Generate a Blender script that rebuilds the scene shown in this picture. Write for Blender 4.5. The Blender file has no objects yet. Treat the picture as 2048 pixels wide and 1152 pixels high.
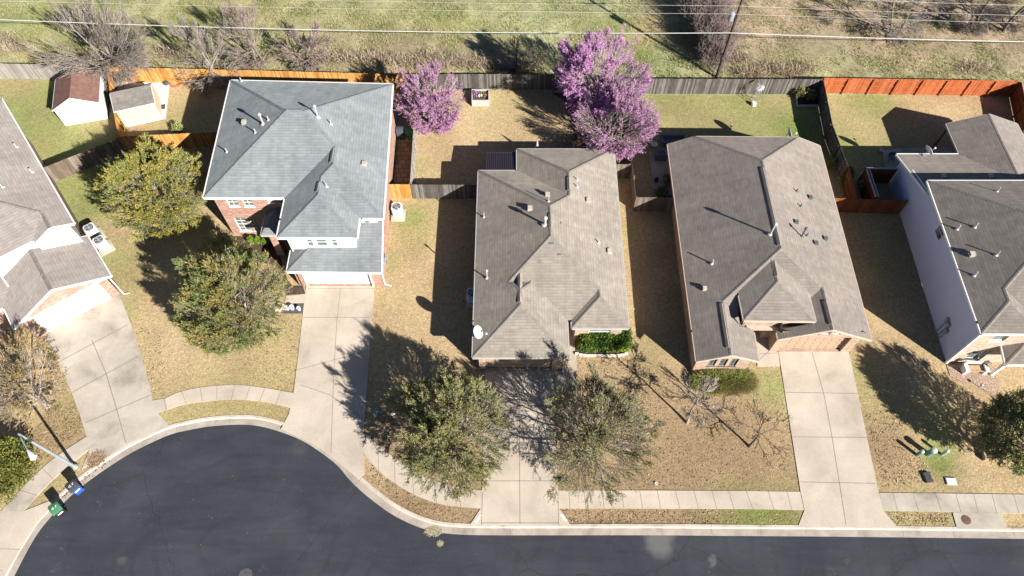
import bpy, bmesh, math, random
import numpy as np
from mathutils import Vector

# ------------------------------------------------------------------ camera, sky, sun, exposure
scene = bpy.context.scene
col = scene.collection
R = math.radians
CAM_H = 47.5
FPX = 1420.0                       # focal length in pixels of a 2048 px wide frame
PITCH = math.pi / 2 - math.atan(862.0 / FPX)
cam = bpy.data.cameras.new("camera")
cam.sensor_width = 36.0
cam.lens = FPX / 2048.0 * 36.0
cam.clip_start = 0.5
cam.clip_end = 3000.0
camo = bpy.data.objects.new("camera", cam)
col.objects.link(camo)
camo.location = (0, 0, CAM_H)
camo.rotation_euler = (math.pi / 2 - PITCH, 0, 0)
scene.camera = camo

SUN_EL, SUN_AZ = R(30.0), R(135.0)
world = bpy.data.worlds.new("World")
scene.world = world
world.use_nodes = True
wn = world.node_tree
bg = wn.nodes["Background"]
sky = wn.nodes.new("ShaderNodeTexSky")
sky.sky_type = 'NISHITA'
sky.sun_disc = False
sky.sun_elevation = SUN_EL
sky.sun_rotation = SUN_AZ
sky.air_density = 0.5
sky.dust_density = 0.15
wn.links.new(sky.outputs[0], bg.inputs[0])
bg.inputs[1].default_value = 0.05

sun = bpy.data.lights.new("sun", 'SUN')
sun.energy = 5.0
sun.angle = R(0.5)
sun.color = (1.0, 0.94, 0.86)
suno = bpy.data.objects.new("sun", sun)
col.objects.link(suno)
suno.location = (40, -40, 60)
sdir = Vector((-math.sin(SUN_AZ) * math.cos(SUN_EL), -math.cos(SUN_AZ) * math.cos(SUN_EL), -math.sin(SUN_EL)))
suno.rotation_euler = sdir.to_track_quat('-Z', 'Y').to_euler()

scene.view_settings.view_transform = 'Standard'
scene.view_settings.look = 'None'
scene.view_settings.gamma = 1.0
scene.view_settings.exposure = 1.16
scene.cycles.max_bounces = 6
scene.cycles.diffuse_bounces = 1
scene.cycles.transparent_max_bounces = 8

# ------------------------------------------------------------------ measuring helpers
SP, CP = math.sin(PITCH), math.cos(PITCH)


def at(px, py, z=0.0):
    """the point at height z that the photograph shows at pixel (px, py)"""
    u = (px - 1024.0) / FPX
    v = (py - 576.0) / FPX
    k = (CAM_H - z) / (SP + v * CP)
    return (u * k, (CP - v * SP) * k, z)


def a2(px, py, z=0.0):
    p = at(px, py, z)
    return (p[0], p[1])


def onwall(P, Q, px, py):
    """(distance along PQ, height) of a pixel on the vertical wall over the line P-Q"""
    ex, ey = Q[0] - P[0], Q[1] - P[1]
    L = math.hypot(ex, ey)
    lo, hi = -3.0, 14.0
    def side(z):
        x, y, _ = at(px, py, z)
        return (x - P[0]) * ey - (y - P[1]) * ex
    a = side(lo)
    for _ in range(50):
        m = (lo + hi) / 2
        if (side(m) > 0) == (a > 0):
            lo = m
        else:
            hi = m
    x, y, z = at(px, py, lo)
    return ((x - P[0]) * ex + (y - P[1]) * ey) / L, z


def online(p, q, y):
    t = (y - p[1]) / (q[1] - p[1])
    return (p[0] + (q[0] - p[0]) * t, y)


# ------------------------------------------------------------------ object helpers
ORG = {}


def tag(o, label=None, cat=None, group=None, kind=None):
    if label: o["label"] = label
    if cat: o["category"] = cat
    if group: o["group"] = group
    if kind: o["kind"] = kind
    return o


def thing(name, label, cat, loc=(0, 0, 0), rz=0.0, group=None):
    o = bpy.data.objects.new(name, None)
    col.objects.link(o)
    o.empty_display_size = 0.3
    o.location = loc
    o.rotation_euler = (0, 0, rz)
    ORG[o] = Vector(loc)
    return tag(o, label, cat, group)


def copy_tree(o, parent=None):
    c = o.copy()
    col.objects.link(c)
    c.parent = parent
    for ch in list(o.children):
        copy_tree(ch, c)
    return c


class MB:
    """collects faces in world (or local) coordinates, linked later as ONE mesh"""
    def __init__(self):
        self.v, self.f, self.m = [], [], []

    def poly(self, pts, m=0):
        n = len(self.v)
        self.v += [tuple(p) for p in pts]
        self.f.append(tuple(range(n, n + len(pts))))
        self.m.append(m)

    def hexa(self, p, m=0):
        """p = 8 points, bottom ring then top ring"""
        n = len(self.v)
        self.v += [tuple(q) for q in p]
        for f in ((3, 2, 1, 0), (4, 5, 6, 7), (0, 1, 5, 4), (1, 2, 6, 5), (2, 3, 7, 6), (3, 0, 4, 7)):
            self.f.append(tuple(n + i for i in f))
            self.m.append(m)

    def box(self, c, s, rz=0.0, m=0, taper=1.0):
        hx, hy, hz = s[0] / 2, s[1] / 2, s[2] / 2
        ca, sa = math.cos(rz), math.sin(rz)
        pts = []
        for dz, k in ((-hz, taper), (hz, 1.0)):
            for dx, dy in ((-hx, -hy), (hx, -hy), (hx, hy), (-hx, hy)):
                dx, dy = dx * k, dy * k
                pts.append((c[0] + dx * ca - dy * sa, c[1] + dx * sa + dy * ca, c[2] + dz))
        self.hexa(pts, m)

    def bar(self, p, q, w, h, m=0):
        """box along p-q, w wide sideways and h high"""
        p, q = Vector(p), Vector(q)
        d = (q - p).normalized()
        up = Vector((0, 0, 1)) if abs(d.z) < 0.95 else Vector((0, 1, 0))
        s = d.cross(up).normalized() * w / 2
        t = s.cross(d).normalized() * h / 2
        self.hexa([p - s - t, p + s - t, q + s - t, q - s - t, p - s + t, p + s + t, q + s + t, q - s + t], m)

    def tube(self, pts, r, n=8, m=0, cap=True):
        pts = [Vector(p) for p in pts]
        rs = r if isinstance(r, (list, tuple)) else [r] * len(pts)
        base = len(self.v)
        prev = None
        for i, p in enumerate(pts):
            d = (pts[min(i + 1, len(pts) - 1)] - pts[max(i - 1, 0)]).normalized()
            if prev is None:
                ref = Vector((0, 0, 1)) if abs(d.z) < 0.9 else Vector((1, 0, 0))
                u = d.cross(ref).normalized()
            else:
                u = (prev - d * prev.dot(d)).normalized()
            prev = u
            w = d.cross(u)
            for k in range(n):
                a = 2 * math.pi * k / n
                self.v.append(tuple(p + (u * math.cos(a) + w * math.sin(a)) * rs[i]))
        for i in range(len(pts) - 1):
            for k in range(n):
                k2 = (k + 1) % n
                self.f.append((base + i * n + k, base + i * n + k2, base + (i + 1) * n + k2, base + (i + 1) * n + k))
                self.m.append(m)
        if cap:
            self.f.append(tuple(base + k for k in range(n))[::-1]); self.m.append(m)
            e = base + (len(pts) - 1) * n
            self.f.append(tuple(e + k for k in range(n))); self.m.append(m)

    def lathe(self, c, prof, n=20, m=0):
        base = len(self.v)
        for r, z in prof:
            for k in range(n):
                a = 2 * math.pi * k / n
                self.v.append((c[0] + r * math.cos(a), c[1] + r * math.sin(a), c[2] + z))
        for i in range(len(prof) - 1):
            for k in range(n):
                k2 = (k + 1) % n
                self.f.append((base + i * n + k, base + i * n + k2, base + (i + 1) * n + k2, base + (i + 1) * n + k))
                self.m.append(m)
        e = base + (len(prof) - 1) * n
        self.f.append(tuple(e + k for k in range(n))); self.m.append(m)
        self.f.append(tuple(base + k for k in range(n))[::-1]); self.m.append(m)

    def prism(self, poly, z0, z1, m=0):
        n = len(poly)
        self.poly([(p[0], p[1], z1) for p in poly], m)
        self.poly([(p[0], p[1], z0) for p in poly][::-1], m)
        for i in range(n):
            a, b = poly[i], poly[(i + 1) % n]
            self.poly([(a[0], a[1], z0), (b[0], b[1], z0), (b[0], b[1], z1), (a[0], a[1], z1)], m)

    def build(self, name, mats, parent=None, origin=None, smooth=False):
        if origin is None:
            o = parent
            off = Vector((0, 0, 0))
            while o is not None:
                if o in ORG:
                    off = ORG[o]
                    break
                o = o.parent
        else:
            off = Vector(origin)
        me = bpy.data.meshes.new(name)
        vv = [(a - off.x, b - off.y, c - off.z) for a, b, c in self.v]
        me.from_pydata(vv, [], self.f)
        if not isinstance(mats, (list, tuple)):
            mats = [mats]
        for mt in mats:
            me.materials.append(mt)
        for p, mi in zip(me.polygons, self.m):
            p.material_index = mi
            p.use_smooth = smooth
        uv_box(me, off)
        ob = bpy.data.objects.new(name, me)
        col.objects.link(ob)
        if parent is not None:
            ob.parent = parent
        else:
            ob.location = off
            ORG[ob] = off
        return ob


def uv_box(me, off):
    """metric uv: u runs level along each face, v runs up its slope"""
    uvl = me.uv_layers.new(name="UVMap")
    buf = np.zeros(len(me.loops) * 2)
    co = [v.co + off for v in me.vertices]
    for p in me.polygons:
        n = p.normal
        if abs(n.z) > 0.9995:
            t, b = Vector((1, 0, 0)), Vector((0, 1, 0))
        else:
            t = Vector((-n.y, n.x, 0)).normalized()
            b = n.cross(t)
        for li in p.loop_indices:
            c = co[me.loops[li].vertex_index]
            buf[li * 2] = c.dot(t)
            buf[li * 2 + 1] = c.dot(b)
    uvl.data.foreach_set("uv", buf)


def np_obj(name, V, F, mats, parent=None, origin=None, midx=None, smooth=False, colors=None):
    """mesh object from numpy arrays: V (n,3) world, F (m,3|4)"""
    off = np.array(origin if origin is not None else (ORG[parent] if parent in ORG else (0, 0, 0)), dtype=float)
    me = bpy.data.meshes.new(name)
    V = np.asarray(V, dtype=np.float32) - off.astype(np.float32)
    F = np.asarray(F, dtype=np.int32)
    k = F.shape[1]
    me.vertices.add(len(V)); me.vertices.foreach_set("co", V.ravel())
    me.loops.add(F.size); me.loops.foreach_set("vertex_index", F.ravel())
    me.polygons.add(len(F))
    me.polygons.foreach_set("loop_start", np.arange(0, F.size, k, dtype=np.int32))
    me.polygons.foreach_set("loop_total", np.full(len(F), k, dtype=np.int32))
    if not isinstance(mats, (list, tuple)):
        mats = [mats]
    for mt in mats:
        me.materials.append(mt)
    if midx is not None:
        me.polygons.foreach_set("material_index", np.asarray(midx, dtype=np.int32))
    if smooth:
        me.polygons.foreach_set("use_smooth", np.ones(len(F), dtype=bool))
    me.update(calc_edges=True)
    if colors is not None:
        at_ = me.color_attributes.new(name="Col", type='FLOAT_COLOR', domain='POINT')
        c4 = np.ones((len(V), 4), dtype=np.float32)
        c4[:, :3] = colors
        at_.data.foreach_set("color", c4.ravel())
    me.validate()
    ob = bpy.data.objects.new(name, me)
    col.objects.link(ob)
    if parent is not None:
        ob.parent = parent
    else:
        ob.location = tuple(off)
        ORG[ob] = Vector(tuple(off))
    return ob


# ------------------------------------------------------------------ materials
class G:
    def __init__(self, name, rough=0.9, spec=0.3):
        self.mat = bpy.data.materials.new(name)
        self.mat.use_nodes = True
        self.nt = self.mat.node_tree
        self.b = self.nt.nodes["Principled BSDF"]
        self.b.inputs["Roughness"].default_value = rough
        self.b.inputs["Specular IOR Level"].default_value = spec
        self._tc = None

    def n(self, t, i=None, **kw):
        nd = self.nt.nodes.new(t)
        for k, v in kw.items():
            setattr(nd, k, v)
        for k, v in (i or {}).items():
            if hasattr(v, "links"):
                self.nt.links.new(v, nd.inputs[k])
            else:
                nd.inputs[k].default_value = v
        return nd

    def tc(self, w="Object"):
        if self._tc is None:
            self._tc = self.n("ShaderNodeTexCoord")
        return self._tc.outputs[w]

    def noise(self, scale, detail=3.0, rough=0.6, vec=None, dist=0.0):
        return self.n("ShaderNodeTexNoise", {"Vector": vec or self.tc(), "Scale": scale, "Detail": detail, "Roughness": rough, "Distortion": dist}).outputs[0]

    def ramp(self, fac, stops, interp='LINEAR'):
        nd = self.n("ShaderNodeValToRGB", {"Fac": fac})
        cr = nd.color_ramp
        cr.interpolation = interp
        while len(cr.elements) < len(stops):
            cr.elements.new(0.5)
        for e, (p, c) in zip(cr.elements, stops):
            e.position = p
            e.color = (c[0], c[1], c[2], 1) if not isinstance(c, (int, float)) else (c, c, c, 1)
        return nd.outputs[0]

    def mix(self, fac, a, b, mode='MIX'):
        nd = self.nt.nodes.new("ShaderNodeMix")
        nd.data_type = 'RGBA'
        nd.blend_type = mode
        for idx, v in ((0, fac), (6, a), (7, b)):
            if hasattr(v, "links"):
                self.nt.links.new(v, nd.inputs[idx])
            elif idx == 0:
                nd.inputs[0].default_value = v
            else:
                nd.inputs[idx].default_value = (v[0], v[1], v[2], 1) if not isinstance(v, (int, float)) else (v, v, v, 1)
        return nd.outputs[2]

    def math(self, op, a, b=0.0, c=None):
        nd = self.nt.nodes.new("ShaderNodeMath")
        nd.operation = op
        for k, v in enumerate((a, b) if c is None else (a, b, c)):
            if hasattr(v, "links"):
                self.nt.links.new(v, nd.inputs[k])
            else:
                nd.inputs[k].default_value = v
        return nd.outputs[0]

    def color(self, c):
        if hasattr(c, "links"):
            self.nt.links.new(c, self.b.inputs["Base Color"])
        else:
            self.b.inputs["Base Color"].default_value = (c[0], c[1], c[2], 1)
        return self

    def bump(self, h, strength=0.3, dist=0.02):
        nd = self.n("ShaderNodeBump", {"Height": h, "Strength": strength, "Distance": dist})
        self.nt.links.new(nd.outputs[0], self.b.inputs["Normal"])
        return self

    def island(self):
        return self.n("ShaderNodeNewGeometry").outputs["Random Per Island"]


def plain(name, c, rough=0.6, spec=0.4, metal=0.0, var=0.08, scale=2.5):
    g = G(name, rough, spec)
    g.b.inputs["Metallic"].default_value = metal
    f = g.noise(scale, 4)
    lo = tuple(x * (1 - var * 1.6) for x in c)
    hi = tuple(min(1, x * (1 + var)) for x in c)
    g.color(g.ramp(f, [(0.3, lo), (0.7, hi)]))
    return g.mat


def shingle(name, dark, mid, light):
    g = G(name, 0.95, 0.15)
    g.b.inputs["Diffuse Roughness"].default_value = 0.7
    uv = g.tc("UV")
    def tabs(w, off, fq):
        br = g.n("ShaderNodeTexBrick", {"Vector": uv, "Color1": (0, 0, 0, 1), "Color2": (1, 1, 1, 1), "Mortar": (0.5, 0.5, 0.5, 1), "Scale": 1.0,
                                        "Mortar Size": 0.0, "Mortar Smooth": 0.0, "Bias": 0.0, "Brick Width": w, "Row Height": 0.22})
        br.offset = off; br.offset_frequency = fq
        return br.outputs[0]
    t1 = tabs(0.36, 0.37, 2)
    t = g.mix(0.5, t1, tabs(0.57, 0.61, 3))
    t = g.mix(0.55, t, g.noise(9.0, 4, 0.7))
    c = g.ramp(t, [(0.1, dark), (0.5, mid), (0.9, light)])
    c = g.mix(1.0, c, g.ramp(g.noise(0.3, 5, 0.65), [(0.3, 0.86), (0.7, 1.1)]), 'MULTIPLY')
    sep = g.n("ShaderNodeSeparateXYZ", {0: uv})
    wob = g.math('MULTIPLY', g.noise(1.5, 2), 0.012)
    fr = g.math('FRACT', g.math('MULTIPLY', g.math('ADD', sep.outputs[1], wob), 1 / 0.22))
    line = g.ramp(fr, [(0.0, 0.84), (0.22, 0.89), (0.38, 1.0), (1.0, 1.0)])
    c = g.mix(1.0, c, line, 'MULTIPLY')
    st = g.n("ShaderNodeMapping", {"Vector": uv, "Scale": (1.6, 0.2, 1)})
    c = g.mix(0.5, c, g.mix(1.0, c, g.ramp(g.noise(1.0, 4, 0.6, vec=st.outputs[0]), [(0.35, 0.78), (0.6, 1.06)]), 'MULTIPLY'))
    g.color(c)
    g.bump(g.mix(0.4, fr, t1), 0.22, 0.012)
    return g.mat


def brick(name, a, b, c3, mortar):
    g = G(name, 0.9, 0.2)
    uv = g.tc("UV")
    br = g.n("ShaderNodeTexBrick", {"Vector": uv, "Color1": (0, 0, 0, 1), "Color2": (1, 1, 1, 1), "Mortar": (0.5, 0.5, 0.5, 1), "Scale": 1.0,
                                    "Mortar Size": 0.012, "Mortar Smooth": 0.1, "Bias": 0.0, "Brick Width": 0.26, "Row Height": 0.088})
    c = g.ramp(br.outputs[0], [(0.05, a), (0.5, b), (0.95, c3)])
    c = g.mix(br.outputs[1], c, mortar)
    c = g.mix(1.0, c, g.ramp(g.noise(0.8, 4), [(0.3, 0.85), (0.7, 1.12)]), 'MULTIPLY')
    g.color(c)
    g.bump(br.outputs[1], -0.4, 0.01)
    return g.mat


def siding(name, c, rows=True):
    g = G(name, 0.6, 0.3)
    sep = g.n("ShaderNodeSeparateXYZ", {0: g.tc("UV")})
    fr = g.math('FRACT', g.math('MULTIPLY', sep.outputs[1], 5.5))
    line = g.ramp(fr, [(0.0, 0.8 if rows else 1.0), (0.1, 1.0)])
    base = g.ramp(g.noise(0.7, 5), [(0.3, tuple(x * 0.93 for x in c)), (0.7, c)])
    g.color(g.mix(1.0, base, line, 'MULTIPLY'))
    if rows:
        g.bump(fr, 0.3, 0.01)
    return g.mat


def wood(name, dark, mid, light, weather=0.3):
    g = G(name, 0.85, 0.2)
    rnd = g.island()
    c = g.ramp(rnd, [(0.0, dark), (0.5, mid), (1.0, light)])
    mp = g.n("ShaderNodeMapping", {"Vector": g.tc("UV"), "Scale": (14, 1.3, 1)})
    gr = g.ramp(g.noise(1.0, 5, 0.6, vec=mp.outputs[0]), [(0.3, 1 - weather), (0.7, 1 + weather * 0.5)])
    c = g.mix(1.0, c, gr, 'MULTIPLY')
    c = g.mix(1.0, c, g.ramp(g.noise(0.5, 4), [(0.3, 0.85), (0.7, 1.1)]), 'MULTIPLY')
    g.color(c)
    return g.mat


def leafmat(name, stops, clump=None, trans=0.35, scale=0.6):
    """leaf colours vary leaf by leaf (stops) and clump by clump (second set of stops)"""
    g = G(name, 0.6, 0.25)
    r = g.island()
    c = g.ramp(r, stops)
    if clump:
        c2 = g.ramp(r, clump)
        c = g.mix(g.ramp(g.noise(scale, 2), [(0.42, 0.0), (0.62, 1.0)]), c, c2)
    g.color(c)
    tr = g.n("ShaderNodeBsdfTranslucent", {"Color": c})
    mx = g.n("ShaderNodeMixShader", {0: trans, 1: g.b.outputs[0], 2: tr.outputs[0]})
    out = [n for n in g.nt.nodes if n.type == 'OUTPUT_MATERIAL'][0]
    g.nt.links.new(mx.outputs[0], out.inputs[0])
    return g.mat


def lawn_mat():
    g = G("lawn_grass", 0.95, 0.1)
    a = g.n("ShaderNodeVertexColor"); a.layer_name = "Col"
    fine = g.noise(9.0, 6, 0.75)
    fine2 = g.noise(3.2, 5, 0.7, dist=0.8)
    tuft = g.n("ShaderNodeTexVoronoi", {"Vector": g.tc(), "Scale": 7.0, "Randomness": 1.0}).outputs[0]
    c = a.outputs[0]
    c = g.mix(1.0, c, g.ramp(fine, [(0.3, (0.62, 0.61, 0.59)), (0.5, (1.08, 1.08, 1.07)), (0.72, (1.5, 1.48, 1.45))]), 'MULTIPLY')
    c = g.mix(1.0, c, g.ramp(fine2, [(0.3, (0.74, 0.78, 0.70)), (0.52, (1.0, 1.0, 1.0)), (0.7, (1.22, 1.14, 1.08))]), 'MULTIPLY')
    c = g.mix(0.4, c, g.mix(1.0, c, g.ramp(tuft, [(0.0, 1.25), (0.6, 0.6)]), 'MULTIPLY'))
    g.color(c)
    g.bump(g.math('ADD', fine, g.math('MULTIPLY', tuft, -0.4)), 0.45, 0.05)
    return g.mat


def concrete_mat(name, lo, hi, stain=0.75, sscale=0.35):
    g = G(name, 0.9, 0.2)
    c = g.ramp(g.noise(sscale, 6, 0.62, dist=0.4), [(0.3, tuple(x * stain for x in lo)), (0.45, lo), (0.7, hi)])
    c = g.mix(1.0, c, g.ramp(g.noise(16.0, 4, 0.7), [(0.3, 0.86), (0.7, 1.08)]), 'MULTIPLY')
    sp = g.n("ShaderNodeTexVoronoi", {"Vector": g.tc(), "Scale": 1.7}).outputs[0]
    c = g.mix(g.ramp(sp, [(0.02, 0.35), (0.06, 0.0)]), c, tuple(x * 0.45 for x in lo))
    g.color(c)
    g.bump(g.noise(30.0, 3), 0.15, 0.01)
    return g.mat


def asphalt_mat():
    g = G("asphalt", 0.85, 0.3)
    c = g.ramp(g.noise(0.16, 6, 0.62, dist=0.6), [(0.3, (0.026, 0.029, 0.040)), (0.5, (0.037, 0.041, 0.053)), (0.72, (0.050, 0.054, 0.066))])
    c = g.mix(1.0, c, g.ramp(g.noise(20.0, 5, 0.8), [(0.28, 0.6), (0.72, 1.4)]), 'MULTIPLY')
    mp = g.n("ShaderNodeMapping", {"Vector": g.tc(), "Rotation": (0, 0, 0.5), "Scale": (0.25, 1.4, 1)})
    c = g.mix(1.0, c, g.ramp(g.noise(0.6, 5, 0.7, vec=mp.outputs[0], dist=1.0), [(0.32, 0.78), (0.55, 1.0), (0.75, 1.15)]), 'MULTIPLY')
    # tyre arcs round the turning circle, broken up by noise
    q = at(470, 1085, -.1)
    pos = g.n("ShaderNodeNewGeometry").outputs["Position"]
    d = g.n("ShaderNodeVectorMath", {0: pos, 1: q}, operation='DISTANCE').outputs[1]
    arcs = g.math('SINE', g.math('ADD', g.math('MULTIPLY', d, 4.2), g.math('MULTIPLY', g.noise(0.12, 2), 14.0)))
    arcs = g.math('MULTIPLY', g.ramp(arcs, [(0.5, 0.0), (1.0, 0.28)]), g.ramp(g.noise(0.22, 3), [(0.45, 0.0), (0.62, 1.0)]))
    c = g.mix(arcs, c, (0.018, 0.02, 0.026))
    # pale scuffs, streaks and grit
    sc = g.math('MULTIPLY', g.ramp(g.noise(0.55, 7, 0.8, dist=1.6), [(0.6, 0.0), (0.78, 0.6)]), g.ramp(g.noise(7, 5, 0.85), [(0.42, 0.0), (0.62, 1.0)]))
    c = g.mix(sc, c, (0.2, 0.2, 0.21))
    stv = g.n("ShaderNodeMapping", {"Vector": g.tc(), "Rotation": (0, 0, 0.12), "Scale": (3.2, 0.5, 1)})
    sk = g.math('MULTIPLY', g.ramp(g.noise(0.8, 5, 0.8, vec=stv.outputs[0], dist=.8), [(0.66, 0.0), (0.74, 0.7)]), g.ramp(g.noise(0.35, 2), [(0.52, 0.0), (0.6, 1.0)]))
    c = g.mix(sk, c, (0.19, 0.19, 0.20))
    for sca, th, k, cc in ((0.95, .018, .7, (0.30, 0.28, 0.26)), (2.6, .035, .7, (0.24, 0.22, 0.21)), (5.5, .05, .5, (0.17, 0.165, 0.16)), (1.4, .035, .8, (0.012, 0.012, 0.014))):
        sp = g.n("ShaderNodeTexVoronoi", {"Vector": g.tc(), "Scale": sca}).outputs[0]
        c = g.mix(g.ramp(sp, [(th, k), (th * 1.5, 0.0)]), c, cc)
    wp = g.n("ShaderNodeVectorMath", {0: pos, 1: g.n("ShaderNodeVectorMath", {0: g.n("ShaderNodeTexNoise", {"Vector": g.tc(), "Scale": 0.9, "Detail": 6.0}).outputs[1], 1: (1.3, 1.3, 0)}, operation='MULTIPLY').outputs[0]}, operation='ADD').outputs[0]
    for px, py, r, k, cc in ((1318, 1079, 1.25, .6, (.17, .165, .16)), (1422, 1122, .3, .32, (.2, .2, .21)), (245, 1122, .4, .16, (.2, .19, .18)),
                             (600, 895, .8, .1, (.18, .18, .18))):
        q = at(px, py, -.1)
        d = g.n("ShaderNodeVectorMath", {0: wp, 1: (q[0] + .65, q[1] + .65, q[2])}, operation='DISTANCE').outputs[1]
        c = g.mix(g.ramp(g.math('DIVIDE', d, r), [(0.45, k), (1.0, 0.0)]), c, cc)
    # hairline cracks
    cr = g.n("ShaderNodeTexVoronoi", {"Vector": g.n("ShaderNodeVectorMath", {0: g.tc(), 1: g.n("ShaderNodeTexNoise", {"Vector": g.tc(), "Scale": .8, "Detail": 5.0}).outputs[1]}, operation='ADD').outputs[0], "Scale": 0.085}, feature='DISTANCE_TO_EDGE')
    c = g.mix(g.ramp(cr.outputs[0], [(0.0, 0.45), (0.003, 0.0)]), c, (0.012, 0.013, 0.015))
    g.color(c)
    g.bump(g.noise(40.0, 3), 0.25, 0.01)
    return g.mat


MT = {}
MT['lawn'] = lawn_mat()
MT['concrete'] = concrete_mat("drive_concrete", (0.46, 0.40, 0.33), (0.555, 0.487, 0.405), 0.8)
MT['old_concrete'] = concrete_mat("stained_concrete", (0.40, 0.36, 0.305), (0.52, 0.47, 0.405), 0.7, 0.45)
MT['kerb'] = concrete_mat("kerb_concrete", (0.47, 0.41, 0.34), (0.60, 0.53, 0.45), 0.7, 0.8)
MT['gutter_pan'] = concrete_mat("gutter_concrete", (0.33, 0.29, 0.25), (0.43, 0.38, 0.33), 0.75, 0.8)
MT['joint'] = plain("joint_gap", (0.21, 0.19, 0.17), 0.95)
MT['asphalt'] = asphalt_mat()
MT['roof_blue'] = shingle("blue_grey_shingles", (0.155, 0.175, 0.185), (0.197, 0.221, 0.234), (0.249, 0.273, 0.283))
MT['roof_brown'] = shingle("brown_grey_shingles", (0.226, 0.199, 0.172), (0.294, 0.262, 0.227), (0.368, 0.329, 0.287))
MT['roof_grey'] = shingle("warm_grey_shingles", (0.218, 0.192, 0.171), (0.284, 0.250, 0.223), (0.354, 0.314, 0.281))
MT['roof_pale'] = shingle("pale_brown_shingles", (0.199, 0.178, 0.167), (0.249, 0.224, 0.211), (0.301, 0.280, 0.263))
MT['roof_shed_brown'] = plain("rusty_brown_roofing", (0.21, 0.115, 0.095), 0.9, 0.2, var=0.16)
MT['roof_shed_grey'] = shingle("mottled_shingles", (0.115, 0.108, 0.101), (0.180, 0.169, 0.158), (0.259, 0.245, 0.230))
MT['brick_red'] = brick("red_brick", (0.26, 0.11, 0.075), (0.36, 0.165, 0.11), (0.48, 0.26, 0.19), (0.42, 0.36, 0.31))
MT['brick_tan'] = brick("tan_brick", (0.302, 0.176, 0.118), (0.386, 0.252, 0.176), (0.470, 0.344, 0.260), (0.403, 0.344, 0.286))
MT['brick_pink'] = brick('pinkish_brick', (0.240, 0.136, 0.096), (0.320, 0.200, 0.144), (0.400, 0.280, 0.216), (0.352, 0.296, 0.248))
MT['brick_pale'] = brick("pale_brick", (0.340, 0.230, 0.153), (0.442, 0.340, 0.246), (0.527, 0.442, 0.357), (0.425, 0.374, 0.315))
MT['brick_brown'] = brick("brown_brick", (0.22, 0.11, 0.07), (0.30, 0.16, 0.11), (0.40, 0.24, 0.17), (0.36, 0.30, 0.25))
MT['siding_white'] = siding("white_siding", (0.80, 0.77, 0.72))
MT['siding_shade_tint'] = siding("shade_tinted_white_siding", (0.53, 0.60, 0.78))  # white siding, with the blue cast of its shade put into the colour
MT['trim'] = plain("white_trim", (0.80, 0.78, 0.74), 0.5, var=0.04)
MT['trim_tan'] = plain("tan_trim", (0.50, 0.41, 0.33), 0.6, var=0.05)
MT['trim_grey'] = plain("grey_gutter_metal", (0.42, 0.41, 0.40), 0.45, var=0.05)
MT['door_white'] = siding("white_door_panels", (0.82, 0.80, 0.76))
MT['door_tan'] = siding("tan_door_panels", (0.414, 0.289, 0.204))
MT['door_brown'] = plain("brown_door", (0.13, 0.07, 0.045), 0.5)
MT['ridge_cap'] = None
MT['orange_wood'] = wood("new_cedar_boards", (0.40, 0.19, 0.045), (0.55, 0.275, 0.075), (0.66, 0.38, 0.14), 0.4)
MT['grey_wood'] = wood("weathered_boards", (0.075, 0.068, 0.062), (0.12, 0.108, 0.10), (0.22, 0.205, 0.19), 0.45)
MT['pale_wood'] = wood("silvered_boards", (0.24, 0.22, 0.20), (0.31, 0.285, 0.26), (0.38, 0.35, 0.32), 0.2)
MT['brown_wood'] = wood("brown_grey_boards", (0.12, 0.09, 0.07), (0.17, 0.135, 0.105), (0.24, 0.20, 0.165), 0.35)
MT['red_wood'] = wood("red_stained_boards", (0.323, 0.077, 0.025), (0.418, 0.116, 0.041), (0.494, 0.163, 0.068), 0.4)
MT['dark_red_wood'] = wood("dark_stained_boards", (0.16, 0.055, 0.025), (0.21, 0.075, 0.03), (0.27, 0.10, 0.04), 0.3)
MT['bark'] = wood("tree_bark", (0.13, 0.105, 0.085), (0.19, 0.16, 0.135), (0.26, 0.225, 0.195), 0.3)
MT['bark_pale'] = wood("pale_bark", (0.26, 0.22, 0.19), (0.34, 0.295, 0.26), (0.43, 0.38, 0.335), 0.3)
MT['bark_dark'] = wood("dark_bark", (0.07, 0.055, 0.045), (0.10, 0.08, 0.065), (0.14, 0.115, 0.095), 0.3)
MT['bark_pink'] = wood("pinkish_twigs", (0.20, 0.155, 0.14), (0.29, 0.225, 0.205), (0.40, 0.315, 0.29), 0.3)
MT['pipe'] = plain("vent_pipe_metal", (0.52, 0.51, 0.49), 0.5, metal=0.2)
MT['pipe_dark'] = plain("dark_vent_metal", (0.12, 0.135, 0.135), 0.5, metal=0.2)
MT['vent_tan'] = plain("tan_vent_metal", (0.46, 0.42, 0.36), 0.55)
MT['white_metal'] = plain("white_painted_metal", (0.66, 0.68, 0.69), 0.4)
MT['grey_metal'] = plain("galvanised_metal", (0.36, 0.39, 0.42), 0.4, metal=0.3)
MT['black'] = plain("black_plastic", (0.02, 0.021, 0.023), 0.5)
MT['dark_grey'] = plain("dark_grey_plastic", (0.06, 0.063, 0.07), 0.5)
MT['ac_body'] = plain("pale_ac_casing", (0.66, 0.68, 0.69), 0.45)
MT['ac_dark'] = plain("dark_fan_grille", (0.05, 0.055, 0.06), 0.5)
MT['bin_blue'] = plain("blue_plastic", (0.02, 0.10, 0.42), 0.45)
MT['bin_green'] = plain("green_plastic", (0.06, 0.20, 0.10), 0.45)
MT['bin_dark'] = plain("slate_plastic", (0.07, 0.085, 0.105), 0.5)
MT['white_ink'] = plain("white_print", (0.78, 0.79, 0.80), 0.6, var=0.1)
MT['address_paint'] = plain('worn_address_paint', (.66, .64, .60), .8, var=.25, scale=9)
MT['road_iron'] = plain('worn_road_iron', (.09, .09, .095), .7, var=.2)
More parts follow.
